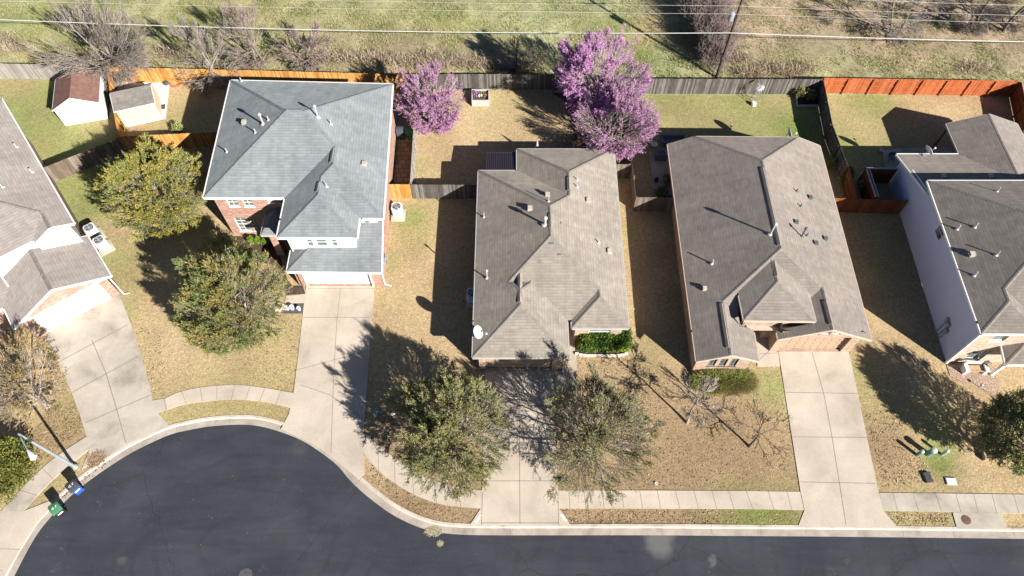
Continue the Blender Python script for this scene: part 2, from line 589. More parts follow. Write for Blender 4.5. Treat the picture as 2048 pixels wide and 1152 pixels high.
MT['mulch'] = plain("bark_mulch", (0.10, 0.068, 0.055), 0.95, 0.1, var=0.4, scale=9.0)
MT['gravel_tan'] = plain("tan_river_gravel", (0.40, 0.29, 0.22), 0.9, 0.2, var=0.45, scale=11.0)
MT['gravel_dark'] = plain("dark_gravel", (0.10, 0.10, 0.105), 0.9, 0.2, var=0.5, scale=11.0)
MT['stone_white'] = plain("pale_limestone", (0.66, 0.60, 0.53), 0.9, 0.2, var=0.15, scale=6)
MT['terracotta'] = plain("terracotta_edging", (0.42, 0.17, 0.10), 0.8)
MT['soil'] = plain("dark_soil", (0.055, 0.042, 0.036), 0.95, 0.1, var=0.5, scale=8)
MT['patio_metal'] = plain("dark_plum_metal_roofing", (0.04, 0.03, 0.045), 0.45, var=0.1)
MT['cushion'] = plain("slate_cushion", (0.13, 0.15, 0.20), 0.8)
MT['wicker'] = plain("grey_wicker", (0.22, 0.21, 0.21), 0.8, var=0.3, scale=25)
MT['bench_wood'] = wood("bench_slats", (0.36, 0.25, 0.16), (0.44, 0.31, 0.20), (0.50, 0.37, 0.25), 0.2)
MT['pedestal_green'] = plain("green_pedestal_plastic", (0.13, 0.27, 0.22), 0.5)
MT['pedestal_pale'] = plain("pale_green_plastic", (0.36, 0.48, 0.42), 0.5)
MT['iron'] = plain("rusty_iron_cover", (0.16, 0.085, 0.065), 0.7, var=0.2)
MT['cable'] = plain("pale_cable", (0.5, 0.5, 0.49), 0.5)
MT['pole_wood'] = plain("creosoted_pole", (0.085, 0.062, 0.05), 0.85, var=0.25)
MT['straw'] = plain("pale_sawdust", (0.42, 0.37, 0.24), 0.95, 0.1, var=0.3, scale=9)
MT['fabric_pink'] = plain("pale_pink_canvas", (0.60, 0.47, 0.44), 0.8)
MT['teal'] = plain("teal_plastic", (0.08, 0.32, 0.38), 0.5)
MT['litter'] = leafmat("dry_leaf_litter", [(0, (0.14, 0.09, 0.055)), (0.4, (0.26, 0.17, 0.10)), (0.8, (0.40, 0.29, 0.17)), (1, (0.52, 0.42, 0.28))], trans=0.1)
def _glass():
    g = G("window_glass", 0.07, 0.6)
    sep = g.n("ShaderNodeSeparateXYZ", {0: g.tc("UV")})
    fr = g.math('FRACT', g.math('MULTIPLY', sep.outputs[1], 18.0))      # blinds behind the pane
    g.color(g.ramp(fr, [(0.0, (0.06, 0.10, 0.10)), (0.3, (0.115, 0.165, 0.155)), (1.0, (0.13, 0.18, 0.17))]))
    return g.mat
MT['glass'] = _glass()
MT['louvre'] = plain('pale_green_louvre', (.34, .50, .43), .6)
MT['glass_dark'] = plain("dark_glass", (0.03, 0.035, 0.04), 0.06, 0.6)

def _cap(name, c):
    g = G(name, 0.95, 0.15)
    r = g.island()
    cc = g.ramp(r, [(0, tuple(x * .85 for x in c)), (1, tuple(x * 1.06 for x in c))])
    g.color(g.mix(1.0, cc, g.ramp(g.noise(12.0, 3), [(.3, .85), (.7, 1.1)]), 'MULTIPLY'))
    return g.mat
CAPS = {'roof_blue': _cap("blue_grey_cap_shingles", (0.195, 0.215, 0.23)), 'roof_brown': _cap("brown_grey_cap_shingles", (0.25, 0.225, 0.2)), 'roof_grey': _cap("warm_grey_cap_shingles", (0.245, 0.22, 0.198)), 'roof_pale': _cap("pale_cap_shingles", (0.2, 0.18, 0.165))}

# ------------------------------------------------------------------ roofs: the higher of several hipped or gabled bodies
class Unit:
    def __init__(self, pts, z, slopes=0.46, zs=None):
        self.pts = [tuple(p) for p in pts]
        n = len(pts)
        sl = slopes if isinstance(slopes, (list, tuple)) else [slopes] * n
        zs = zs or [z] * n
        self.z = z
        self.planes = []                       # (a, b, c): z = a x + b y + c
        for i in range(n):
            if sl[i] is None:
                self.planes.append(None)
                continue
            p, q = self.pts[i], self.pts[(i + 1) % n]
            ex, ey = q[0] - p[0], q[1] - p[1]
            L = math.hypot(ex, ey)
            nx, ny = -ey / L, ex / L           # inward for CCW
            s = sl[i]
            self.planes.append((s * nx, s * ny, zs[i] - s * (nx * p[0] + ny * p[1])))

    def h(self, x, y):
        return min(p[0] * x + p[1] * y + p[2] for p in self.planes if p)

    def inside(self, x, y, eps=0.0):
        n = len(self.pts)
        for i in range(n):
            p, q = self.pts[i], self.pts[(i + 1) % n]
            ex, ey = q[0] - p[0], q[1] - p[1]
            if (ex * (y - p[1]) - ey * (x - p[0])) / math.hypot(ex, ey) < eps:
                return False
        return True


def clip(poly, a, b, c):
    out = []
    n = len(poly)
    for i in range(n):
        p, q = poly[i], poly[(i + 1) % n]
        dp, dq = a * p[0] + b * p[1] + c, a * q[0] + b * q[1] + c
        if dp >= 0:
            out.append(p)
        if (dp > 0 > dq) or (dp < 0 < dq):
            t = dp / (dp - dq)
            out.append((p[0] + (q[0] - p[0]) * t, p[1] + (q[1] - p[1]) * t))
    return out


def area(poly):
    return 0.5 * sum(poly[i][0] * poly[(i + 1) % len(poly)][1] - poly[(i + 1) % len(poly)][0] * poly[i][1] for i in range(len(poly)))


def subtract(P, D):
    out, rest = [], P
    n = len(D)
    for i in range(n):
        p, q = D[i], D[(i + 1) % n]
        ex, ey = q[0] - p[0], q[1] - p[1]
        c = -(-ey * p[0] + ex * p[1])
        o = clip(rest, ey, -ex, -c)
        if len(o) > 2 and area(o) > 1e-3:
            out.append(o)
        rest = clip(rest, -ey, ex, c)
        if len(rest) < 3 or area(rest) < 1e-4:
            break
    return out


def roof_faces(units):
    res = []
    for ia, A in enumerate(units):
        for i, pl in enumerate(A.planes):
            if pl is None:
                continue
            poly = A.pts
            for j, pj in enumerate(A.planes):
                if j != i and pj is not None:
                    poly = clip(poly, pj[0] - pl[0], pj[1] - pl[1], pj[2] - pl[2])
                    if len(poly) < 3:
                        break
            if len(poly) < 3 or area(poly) < 1e-3:
                continue
            pieces = [poly]
            for ib, B in enumerate(units):
                if ib == ia:
                    continue
                D = list(B.pts)
                for pj in B.planes:
                    if pj is None:
                        continue
                    da, db, dc = pj[0] - pl[0], pj[1] - pl[1], pj[2] - pl[2]
                    if abs(da) < 1e-6 and abs(db) < 1e-6 and abs(dc) < 1e-4:
                        if ib > ia:
                            D = []
                            break
                        continue
                    D = clip(D, da, db, dc)
                    if len(D) < 3:
                        D = []
                        break
                if len(D) > 2 and area(D) > 1e-3:
                    pieces = [o for P in pieces for o in subtract(P, D)]
            res += [[(x, y, pl[0] * x + pl[1] * y + pl[2]) for x, y in P] for P in pieces]
    return res


def roof_h(units):
    def f(x, y):
        best = None
        for u in units:
            if u.inside(x, y, -0.02):
                z = u.h(x, y)
                best = z if best is None or z > best else best
        if best is None:
            best = max(min(u.h(x, y), u.z) for u in units)
        return best
    return f


def eave_runs(units, step=0.25):
    """visible outer edges of a set of roof bodies as polylines in 3-D"""
    runs = []
    for ia, A in enumerate(units):
        n = len(A.pts)
        for i in range(n):
            p, q = A.pts[i], A.pts[(i + 1) % n]
            ex, ey = q[0] - p[0], q[1] - p[1]
            L = math.hypot(ex, ey)
            nx, ny = -ey / L, ex / L
            k = max(8, int(L / step))
            cur = []
            for s in range(k + 1):
                t = s / k
                x, y = p[0] + ex * t, p[1] + ey * t
                z = A.h(x, y)
                t2 = min(max(t, 0.002), 0.998)
                xi, yi = p[0] + ex * t2 + nx * 0.02, p[1] + ey * t2 + ny * 0.02
                xo, yo = p[0] + ex * t2 - nx * 0.02, p[1] + ey * t2 - ny * 0.02
                zi = A.h(xi, yi)
                cov = False
                for ib, B in enumerate(units):
                    if ib == ia:
                        continue
                    if B.inside(xi, yi):
                        hb = B.h(xi, yi)
                        if hb > zi + 0.006 or (abs(hb - zi) <= 0.006 and ib < ia):
                            cov = True
                    if B.inside(xo, yo) and B.h(xo, yo) > z - 0.03:
                        cov = True
                if not cov:
                    cur.append((x, y, z))
                else:
                    if len(cur) > 1:
                        runs.append((cur, (nx, ny)))
                    cur = []
            if len(cur) > 1:
                runs.append((cur, (nx, ny)))
    return runs


def ridge_lines(units):
    """hips and ridges that show, as plan segments"""
    seen, out = set(), []
    for ia, A in enumerate(units):
        for i, pl in enumerate(A.planes):
            if pl is None:
                continue
            poly = A.pts
            for j, pj in enumerate(A.planes):
                if j != i and pj is not None and len(poly) > 2:
                    poly = clip(poly, pj[0] - pl[0], pj[1] - pl[1], pj[2] - pl[2])
            if len(poly) < 3:
                continue
            for k in range(len(poly)):
                p, q = poly[k], poly[(k + 1) % len(poly)]
                mx, my = (p[0] + q[0]) / 2, (p[1] + q[1]) / 2
                if not A.inside(mx, my, .06) or math.hypot(q[0] - p[0], q[1] - p[1]) < .3:
                    continue
                key = (ia, round(mx, 1), round(my, 1))
                if key in seen:
                    continue
                seen.add(key)
                out.append((ia, p, q))
    return out


def add_caps(roof, units, mat, w=.125, seg=.2):
    hf = roof_h(units)
    mb = MB()
    for ia, p, q in ridge_lines(units):
        A = units[ia]
        L = math.hypot(q[0] - p[0], q[1] - p[1])
        ux, uy = (q[0] - p[0]) / L, (q[1] - p[1]) / L
        if A.h(*q) < A.h(*p):                      # lap uphill
            p, q, ux, uy = q, p, -ux, -uy
        n = max(1, int(L / seg))
        for k in range(n):
            a, b = L * k / n, L * (k + 1) / n
            m = (p[0] + ux * (a + b) / 2, p[1] + uy * (a + b) / 2)
            zo = A.h(*m)
            if any(B is not A and B.inside(*m) and B.h(*m) > zo - .02 for B in units):
                continue
            row = []
            for t, lift in ((a, .018), (b + .01, .008)):
                x, y = p[0] + ux * t, p[1] + uy * t
                row.append([(x - uy * sg * w, y + ux * sg * w, hf(x - uy * sg * w, y + ux * sg * w) + lift) if sg else (x, y, A.h(x, y) + lift) for sg in (-1, 0, 1)])
            r0, r1 = row
            n0 = len(mb.v)
            mb.v += r0 + r1
            mb.f += [(n0, n0 + 3, n0 + 4, n0 + 1), (n0 + 1, n0 + 4, n0 + 5, n0 + 2)]
            mb.m += [0, 0]
    if mb.f:
        mb.build("ridge_cap", mat, roof)


def simplify(line):
    out = [line[0]]
    for i in range(1, len(line) - 1):
        a, b, c = Vector(out[-1]), Vector(line[i]), Vector(line[i + 1])
        if (b - a).normalized().dot((c - b).normalized()) < 0.99995:
            out.append(line[i])
    out.append(line[-1])
    return out


def ray_roof(hf, px, py):
    z = 3.5
    for _ in range(60):
        x, y, _ = at(px, py, z)
        z = 0.6 * z + 0.4 * hf(x, y)
    x, y, _ = at(px, py, z)
    return Vector((x, y, z))


def add_roof(house, units, mat, trim, name="roof", gut=0.07, drop=0.17, soffit=True):
    mb = MB()
    for f in roof_faces(units):
        mb.poly(f)
    ro = mb.build(name, mat, house)
    for k_, c_ in CAPS.items():
        if MT[k_] is mat:
            add_caps(ro, units, c_)
    fb = MB()
    for line, (nx, ny) in eave_runs(units):
        line = simplify(line)
        for a, b in zip(line[:-1], line[1:]):
            w = gut
            A = [(a[0] + nx * .01, a[1] + ny * .01), (a[0] - nx * w, a[1] - ny * w)]
            Bq = [(b[0] + nx * .01, b[1] + ny * .01), (b[0] - nx * w, b[1] - ny * w)]
            za, zb = a[2] - 0.006, b[2] - 0.006
            fb.hexa([(*A[1], za - drop), (*Bq[1], zb - drop), (*Bq[0], zb - drop), (*A[0], za - drop),
                     (*A[1], za), (*Bq[1], zb), (*Bq[0], zb), (*A[0], za)])
    fb.build("fascia", trim, house)
    if soffit:
        sb = MB()
        for k, u in enumerate(units):
            if all(p is not None for p in u.planes):
                sb.poly([(x, y, u.z - drop + 0.02 - 0.004 * k) for x, y in u.pts][::-1])
        if sb.f:
            sb.build("soffit", trim, house)
    return ro, roof_h(units)


def ridge_vent(roof, mat, p, q, w=0.34, h=0.09):
    mb = MB()
    p, q = Vector(p), Vector(q)
    d = (q - p).normalized()
    s = d.cross(Vector((0, 0, 1))).normalized() * w / 2
    e = Vector((0, 0, h)); dn = Vector((0, 0, -0.06))
    for a in (1,):
        mb.poly([p - s + dn + e * .45, q - s + dn + e * .45, q + e, p + e])
        mb.poly([p + e, q + e, q + s + dn + e * .45, p + s + dn + e * .45])
        mb.poly([p - s + dn - e, q - s + dn - e, q - s + dn + e * .45, p - s + dn + e * .45], 1)
        mb.poly([q + s + dn - e, p + s + dn - e, p + s + dn + e * .45, q + s + dn + e * .45], 1)
        mb.poly([p + s + dn - e, p - s + dn - e, p - s + dn + e * .45, p + e, p + s + dn + e * .45], 1)
        mb.poly([q - s + dn - e, q + s + dn - e, q + s + dn + e * .45, q + e, q - s + dn + e * .45], 1)
    return mb.build("ridge_vent", [mat, MT['joint']], roof)


def pipe(roof, base, h, r=0.055, mat='pipe', cap=False, lean=(0, 0)):
    mb = MB()
    b = Vector(base) - Vector((0, 0, 0.12))
    t = Vector(base) + Vector((lean[0], lean[1], h))
    mb.tube([b, t], r, 10)
    mb.lathe((base[0], base[1], base[2] - 0.1), [(r * 3.2, 0), (r * 3.0, 0.11), (r * 1.25, 0.17)], 12)
    if cap:
        mb.lathe((t.x, t.y, t.z), [(r * 1.9, -0.05), (r * 2.0, 0.08), (r * 1.1, 0.17)], 14)
    return mb.build("vent_pipe", MT[mat], roof, smooth=False)


def boxvent(roof, base, mat='vent_tan', s=0.3, h=0.17):
    mb = MB()
    mb.box((base[0], base[1], base[2] + 0.03), (s * 1.25, s * 1.25, 0.1))
    mb.box((base[0], base[1], base[2] + 0.03 + h / 2), (s, s, h), taper=0.85)
    mb.box((base[0], base[1], base[2] + 0.045 + h), (s * 1.15, s * 1.15, 0.035))
    return mb.build("roof_vent", MT[mat], roof)


# ------------------------------------------------------------------ walls with real openings
def wall_face(mb, P, Q, z0, top, openings=(), gable=False, m=0):
    ex, ey = Q[0] - P[0], Q[1] - P[1]
    L = math.hypot(ex, ey)
    ux, uy = ex / L, ey / L
    nx, ny = uy, -ux                    # outward when the outline runs CCW
    S = {0.0, L}
    for o in openings:
        S.add(o[0]); S.add(o[1])
    if gable:
        for k in range(1, 24):
            S.add(L * k / 24)
    S = sorted(S)
    Z = sorted({z0} | {o[2] for o in openings} | {o[3] for o in openings})
    def pt(s, z, d=0.0):
        return (P[0] + ux * s - nx * d, P[1] + uy * s - ny * d, z)
    for a, b in zip(S[:-1], S[1:]):
        if b - a < 1e-6:
            continue
        ta, tb = top(*pt(a + 1e-4, 0)[:2]), top(*pt(b - 1e-4, 0)[:2])
        mid = (a + b) / 2
        for k, z in enumerate(Z):
            zt = Z[k + 1] if k + 1 < len(Z) else None
            inside = any(o[0] <= mid <= o[1] and o[2] <= z + 1e-6 and z + 1e-6 < o[3] for o in openings)
            if inside:
                continue
            if zt is None:
                mb.poly([pt(a, z), pt(b, z), pt(b, tb), pt(a, ta)], m)
            else:
                mb.poly([pt(a, z), pt(b, z), pt(b, zt), pt(a, zt)], m)
    for o in openings:
        s0, s1, a, b, d = o[:5]
        mb.poly([pt(s0, a), pt(s0, b), pt(s0, b, d), pt(s0, a, d)], m)
        mb.poly([pt(s1, b), pt(s1, a), pt(s1, a, d), pt(s1, b, d)], m)
        mb.poly([pt(s0, b), pt(s1, b), pt(s1, b, d), pt(s0, b, d)], m)
        mb.poly([pt(s1, a), pt(s0, a), pt(s0, a, d), pt(s1, a, d)], m)


def window(house, P, Q, s0, s1, z0, z1, depth=0.09, bars=(1, 1), trim='trim', glass='glass', sill=True):
    ex, ey = Q[0] - P[0], Q[1] - P[1]
    L = math.hypot(ex, ey)
    ux, uy = ex / L, ey / L
    nx, ny = uy, -ux
    def pt(s, z, d):
        return Vector((P[0] + ux * s - nx * d, P[1] + uy * s - ny * d, z))
    fr = MB()
    w = 0.055 if s1 - s0 > .7 else .035
    d0 = depth - 0.045
    def strip(sa, sb, za, zb, da, db):
        fr.hexa([pt(sa, za, db), pt(sb, za, db), pt(sb, za, da), pt(sa, za, da), pt(sa, zb, db), pt(sb, zb, db), pt(sb, zb, da), pt(sa, zb, da)])
    strip(s0, s0 + w, z0, z1, d0, depth + .03)
    strip(s1 - w, s1, z0, z1, d0, depth + .03)
    strip(s0 + w, s1 - w, z0, z0 + w, d0 + .002, depth + .03)
    strip(s0 + w, s1 - w, z1 - w, z1, d0 + .002, depth + .03)
    for k in range(1, bars[0] + 1):
        s = s0 + (s1 - s0) * k / (bars[0] + 1)
        strip(s - .011, s + .011, z0 + w, z1 - w, d0 + .018, depth + .02)
    for k in range(1, bars[1] + 1):
        z = z0 + (z1 - z0) * k / (bars[1] + 1)
        hh = .02 if bars[1] == 1 or k == (bars[1] + 1) // 2 else .011
        strip(s0 + w, s1 - w, z - hh, z + hh, d0 + .012, depth + .024)
    wn_ = fr.build("window", MT[trim], house)
    pn = MB()
    pn.poly([pt(s0 + .03, z0 + .03, depth), pt(s1 - .03, z0 + .03, depth), pt(s1 - .03, z1 - .03, depth), pt(s0 + .03, z1 - .03, depth)])
    pn.build("pane", MT[glass], wn_)
    if sill:
        sb = MB()
        sb.hexa([pt(s0 - .06, z0 - .08, .05), pt(s1 + .06, z0 - .08, .05), pt(s1 + .06, z0 - .08, -.05), pt(s0 - .06, z0 - .08, -.05),
                 pt(s0 - .06, z0 - .002, .05), pt(s1 + .06, z0 - .002, .05), pt(s1 + .06, z0 - .006, -.05), pt(s0 - .06, z0 - .006, -.05)])
        sb.build("sill", MT[trim], wn_)
    return wn_


def garage_door(house, P, Q, s0, s1, h, depth, mat, panels=4):
    ex, ey = Q[0] - P[0], Q[1] - P[1]
    L = math.hypot(ex, ey)
    ux, uy = ex / L, ey / L
    nx, ny = uy, -ux
    def pt(s, z, d):
        return Vector((P[0] + ux * s - nx * d, P[1] + uy * s - ny * d, z))
    mb = MB()
    for k in range(panels):
        a, b = h * k / panels + .012, h * (k + 1) / panels - .006
        mb.hexa([pt(s0, a, depth + .05), pt(s1, a, depth + .05), pt(s1, a, depth), pt(s0, a, depth),
                 pt(s0, b, depth + .05), pt(s1, b, depth + .05), pt(s1, b, depth), pt(s0, b, depth)])
        n = 8
        for c in range(n):
            c0, c1 = s0 + (s1 - s0) * (c + .14) / n, s0 + (s1 - s0) * (c + .86) / n
            mb.hexa([pt(c0, a + .09, depth + .01), pt(c1, a + .09, depth + .01), pt(c1, a + .09, depth - .018), pt(c0, a + .09, depth - .018),
                     pt(c0, b - .09, depth + .01), pt(c1, b - .09, depth + .01), pt(c1, b - .09, depth - .018), pt(c0, b - .09, depth - .018)])
    return mb.build("garage_door", mat, house)


def opening_px(P, Q, bl, br, tl, depth=0.09, zmax=None):
    s0, z0 = onwall(P, Q, *bl)
    s1, z0b = onwall(P, Q, *br)
    _, z1 = onwall(P, Q, *tl)
    if zmax: z1 = min(z1, zmax)
    return (s0, s1, (z0 + z0b) / 2, z1, depth)


def flat(z):
    return lambda x, y: z


def under(hf, d=0.05, zmax=99):
    return lambda x, y: min(hf(x, y) - d, zmax)


def downpipe(house, x, y, z1, mat='trim', dirx=0.0, diry=-0.4):
    mb = MB()
    mb.box((x, y, z1 / 2), (0.085, 0.085, z1))
    mb.bar((x, y, 0.06), (x + dirx, y + diry, 0.04), 0.085, 0.085)
    return mb.build("downpipe", MT[mat], house)


# ================================================================== THE HOUSES
# ---- grey two-storey house with red brick
hB = thing("two_storey_house", "two-storey red brick and white sided house under a hipped blue-grey shingle roof", "house", (-16.5, 38, 0))
rl, rh = (-10.04, 45.6), (-9.52, 31.6)
ze = 5.4
main = Unit([(-23.2, 33.55), online(rl, rh, 33.5), rl, (-23.72, 46.05)], ze, 0.455)
wA = Unit([(-17.05, 31.62), rh, online(rl, rh, 43.0), (-17.05, 43.0)], ze, 0.455)
wB = Unit([(-17.05, 29.87), (-11.26, 29.85), (-11.3, 41.0), (-17.05, 41.0)], ze, 0.455)
roofB, hfB = add_roof(hB, [main, wA, wB], MT['roof_blue'], MT['trim'], gut=0.1)
zg = 2.75
lowg = Unit([(-16.85, 28.62), (-9.75, 28.55), (-9.78, 32.25), (-16.85, 32.25)], zg, [0.46, None, None, 0.46])
add_roof(hB, [lowg], MT['roof_blue'], MT['trim'], name="garage_roof", gut=0.08, soffit=False)
hfBg = roof_h([lowg])
porch = Unit([(-19.35, 31.85), (-16.7, 31.85), (-16.7, 34.05), (-19.35, 34.05)], 2.9, [0.34, None, None, 0.7])
add_roof(hB, [porch], MT['roof_blue'], MT['trim_grey'], name="porch_roof", gut=0.06, soffit=False)
mb = MB()
P, Q = (-22.8, 33.95), (-16.6, 33.95)
ops = [opening_px(P, Q, (459, 413), (480, 413), (452, 397.5), zmax=5.1), opening_px(P, Q, (490, 413.4), (510, 413.4), (483, 398), zmax=5.1),
       opening_px(P, Q, (536.5, 405.6), (549, 405.6), (535, 397.6), zmax=5.15), opening_px(P, Q, (555, 405.6), (568, 405.6), (553, 397.6), zmax=5.15),
       opening_px(P, Q, (481, 462), (504.6, 462), (472, 436)), opening_px(P, Q, (510, 462), (524, 462), (505, 437))]
wall_face(mb, P, Q, 0, flat(5.3), ops)
for k, o in enumerate(ops):
    window(hB, P, Q, *o[:4], depth=0.09, bars=(1, 1) if k < 4 else (1, 3))
wall_face(mb, (-16.6, 33.95), (-16.6, 29.02), 0, lambda x, y: 2.7)
gp, gq = (-16.4, 29.02), (-10.05, 29.0)
s0, _ = onwall(gp, gq, 617, 569); s1, _ = onwall(gp, gq, 745, 569)
wall_face(mb, gp, gq, 0, flat(2.7), [(s0, s1, 0.0, 2.22, 0.22)])
garage_door(hB, gp, gq, s0, s1, 2.2, 0.2, MT['door_white'])
tr = MB()
for a, b in ((s0 - .12, s0), (s1, s1 + .12)):
    tr.box((gp[0] + (a + b) / 2, 29.0 - .02, 1.12), (.12, .09, 2.24))
tr.box((gp[0] + (s0 + s1) / 2, 28.98, 2.3), (s1 - s0 + .24, .09, .14))
tr.build("door_frame", MT['trim'], hB)
wall_face(mb, (-10.05, 29.0), (-10.38, 45.2), 0, lambda x, y: 5.3 if y > 32.0 else min(5.3, hfBg(x, y) - 0.03))
wall_face(mb, (-10.38, 45.2), (-23.3, 45.6), 0, flat(5.3))
wall_face(mb, (-23.3, 45.6), (-22.8, 33.95), 0, flat(5.3))
mb.build("brick_wall", MT['brick_red'], hB)
mb = MB()
P, Q = (-16.6, 30.25), (-11.65, 30.25)
ops = [opening_px(P, Q, (617, 492.5), (628.5, 492.5), (611, 477.5)), opening_px(P, Q, (635, 492.5), (657, 492.5), (630.5, 477.5)), opening_px(P, Q, (666, 492.5), (676.5, 492.5), (660, 477.5))]
wall_face(mb, P, Q, 3.3, flat(5.3), ops)
for k, o in enumerate(ops):
    window(hB, P, Q, *o[:4], depth=0.07, bars=(0, 1), sill=False)
wall_face(mb, (-16.6, 34.0), (-16.6, 30.25), 2.65, flat(5.3))
wall_face(mb, (-11.65, 30.25), (-11.65, 32.0), 3.3, flat(5.3))
P, Q = (-11.65, 32.0), (-10.11, 32.0)
ops = [opening_px(P, Q, (729.5, 445.5), (739, 445.5), (724, 435.5), zmax=5.2)]
wall_face(mb, P, Q, 4.0, flat(5.3), ops)
window(hB, P, Q, *ops[0][:4], depth=0.07, bars=(0, 0), sill=False)
mb.build("upper_wall", MT['siding_white'], hB)
mb = MB(); mb.box((-18.55, 32.2, 1.4), (0.55, 0.55, 2.8)); mb.box((-18.55, 32.2, 0.25), (0.66, 0.66, 0.5)); mb.build("porch_column", MT['brick_red'], hB)
mb = MB(); mb.box((-17.4, 33.9, 1.05), (0.95, 0.06, 2.1)); mb.build("front_door", MT['door_brown'], hB)
for px, py, h, r in ((525, 247, .95, .065), (634, 233, 1.05, .065)):
    pipe(roofB, ray_roof(hfB, px + 1.5, py + 1), h, r, 'pipe', cap=True)
for px, py in ((537, 240), (511, 265), (454, 304), (662, 248), (653, 373), (483, 163)):
    pipe(roofB, ray_roof(hfB, px, py), 0.42, 0.045, 'pipe')
for px, py in ((489, 246), (729, 329)):
    boxvent(roofB, ray_roof(hfB, px, py))
for a, b in (((572, 221), (605, 221)), ((668, 297), (663, 324)), ((639, 365), (635, 383))):
    ridge_vent(roofB, MT['roof_blue'], ray_roof(hfB, *a), ray_roof(hfB, *b))
mb = MB(); mb.box((-9.98, 30.6, 1.0), (.14, .4, .6)); mb.box((-9.93, 31.2, .8), (.2, .3, .4)); mb.tube([(-9.93, 31.2, 0), (-9.93, 31.2, .7)], .03); mb.build("utility_meter", MT['grey_metal'], hB)
downpipe(hB, -9.95, 29.15, 2.6, dirx=.5, diry=-.15)

# ---- brown-grey single-storey house in the middle
hC = thing("single_storey_house", "single-storey house in the middle with brown-grey hipped roof and shaded tan garage door", "house", (2.9, 31, 0))
zc = 2.75
LX, RA, RB = -2.75, (8.32, 23.83), (8.54, 40.77)
uC = [Unit([(LX, 24.48), online(RA, RB, 24.48), online(RA, RB, 38.43), (LX, 38.43)], zc),
      Unit([(0.41, 29.0), online(RA, RB, 29.0), RB, (0.41, 40.77)], zc),
      Unit([(LX, 21.52), (3.97, 21.54), (3.97, 29.5), (LX, 29.5)], zc),
      Unit([(4.27, 23.83), RA, online(RA, RB, 29.8), (4.27, 29.8)], zc)]
roofC, hfC = add_roof(hC, uC, MT['roof_brown'], MT['trim_grey'], gut=0.07)
mb = MB()
gp, gq = (-2.38, 21.9), (3.6, 21.9)
s0, _ = onwall(gp, gq, 972, 738); s1, _ = onwall(gp, gq, 1103, 738)
wall_face(mb, gp, gq, 0, flat(2.68), [(s0, s1, 0, 2.2, 0.18)])
garage_door(hC, gp, gq, s0, s1, 2.18, 0.16, MT['door_tan'])
wall_face(mb, (3.6, 21.9), (3.6, 26.6), 0, flat(2.68))
wall_face(mb, (3.6, 26.6), (4.6, 26.6), 0, flat(2.68), [(.1, .95, 0, 2.1, .1)])
wall_face(mb, (4.6, 26.6), (4.6, 24.15), 0, flat(2.68))
P, Q = (4.6, 24.15), (8.0, 24.15)
ops = [(1.0, 2.6, 0.75, 2.15, .09)]
wall_face(mb, P, Q, 0, flat(2.68), ops)
window(hC, P, Q, *ops[0][:4], bars=(1, 1))
wall_face(mb, (8.0, 24.15), (8.2, 40.4), 0, flat(2.68))
wall_face(mb, (8.2, 40.4), (0.8, 40.4), 0, flat(2.68))
wall_face(mb, (0.8, 40.4), (0.8, 38.05), 0, flat(2.68))
wall_face(mb, (0.8, 38.05), (-2.35, 38.05), 0, flat(2.68))
wall_face(mb, (-2.35, 38.05), (-2.38, 21.9), 0, flat(2.68))
mb.build("brick_wall", MT['brick_tan'], hC)
mb = MB(); mb.box((4.1, 26.55, 1.05), (.85, .05, 2.08)); mb.build("front_door", MT['door_brown'], hC)
mb = MB(); mb.poly([(-2.15, 38.0, 2.62), (0.72, 38.0, 2.62), (0.72, 40.62, 2.45), (-2.15, 40.62, 2.45)])
for k in range(19):
    x = -2.1 + k * .155
    mb.bar((x, 38.05, 2.64), (x, 40.6, 2.475), .05, .05)
mb.bar((-2.15, 40.62, 2.42), (.72, 40.62, 2.42), .1, .12)
for x in (-2.0, .6):
    mb.box((x, 40.5, 1.2), (.1, .1, 2.4))
mb.build("patio_cover", MT['patio_metal'], hC)
for px, py, h, r, cp in ((974, 556, .95, .045, True), (1090, 449, .75, .08, True), (968, 434, .55, .04, False), (1097, 403, .6, .04, False),
                         (1154, 360, .35, .045, False), (1154, 374, .35, .045, False), (1197, 485, .35, .045, False)):
    pipe(roofC, ray_roof(hfC, px, py), h, r, 'pipe', cap=cp)
for px, py in ((1060, 418), (1095, 391), (1177, 402), (1219, 504)):
    boxvent(roofC, ray_roof(hfC, px, py))
for a, b in (((1138, 354), (1139, 380)), ((1101, 427), (1102, 455)), ((1040, 548), (1040, 604))):
    ridge_vent(roofC, MT['roof_brown'], ray_roof(hfC, *a), ray_roof(hfC, *b))
patch_mat = plain("darker_patch_shingles", (0.15, 0.155, 0.16), .95)
for px, py, w in ((1103, 487, .34), (1119, 509, .22), (1122, 446, .12)):
    p = ray_roof(hfC, px, py)
    mb = MB(); mb.box(p + Vector((0, 0, .03)), (w, .16, .04)); mb.build("patched_shingle", patch_mat, roofC)
downpipe(hC, 3.72, 21.9, 2.6, 'trim_grey')

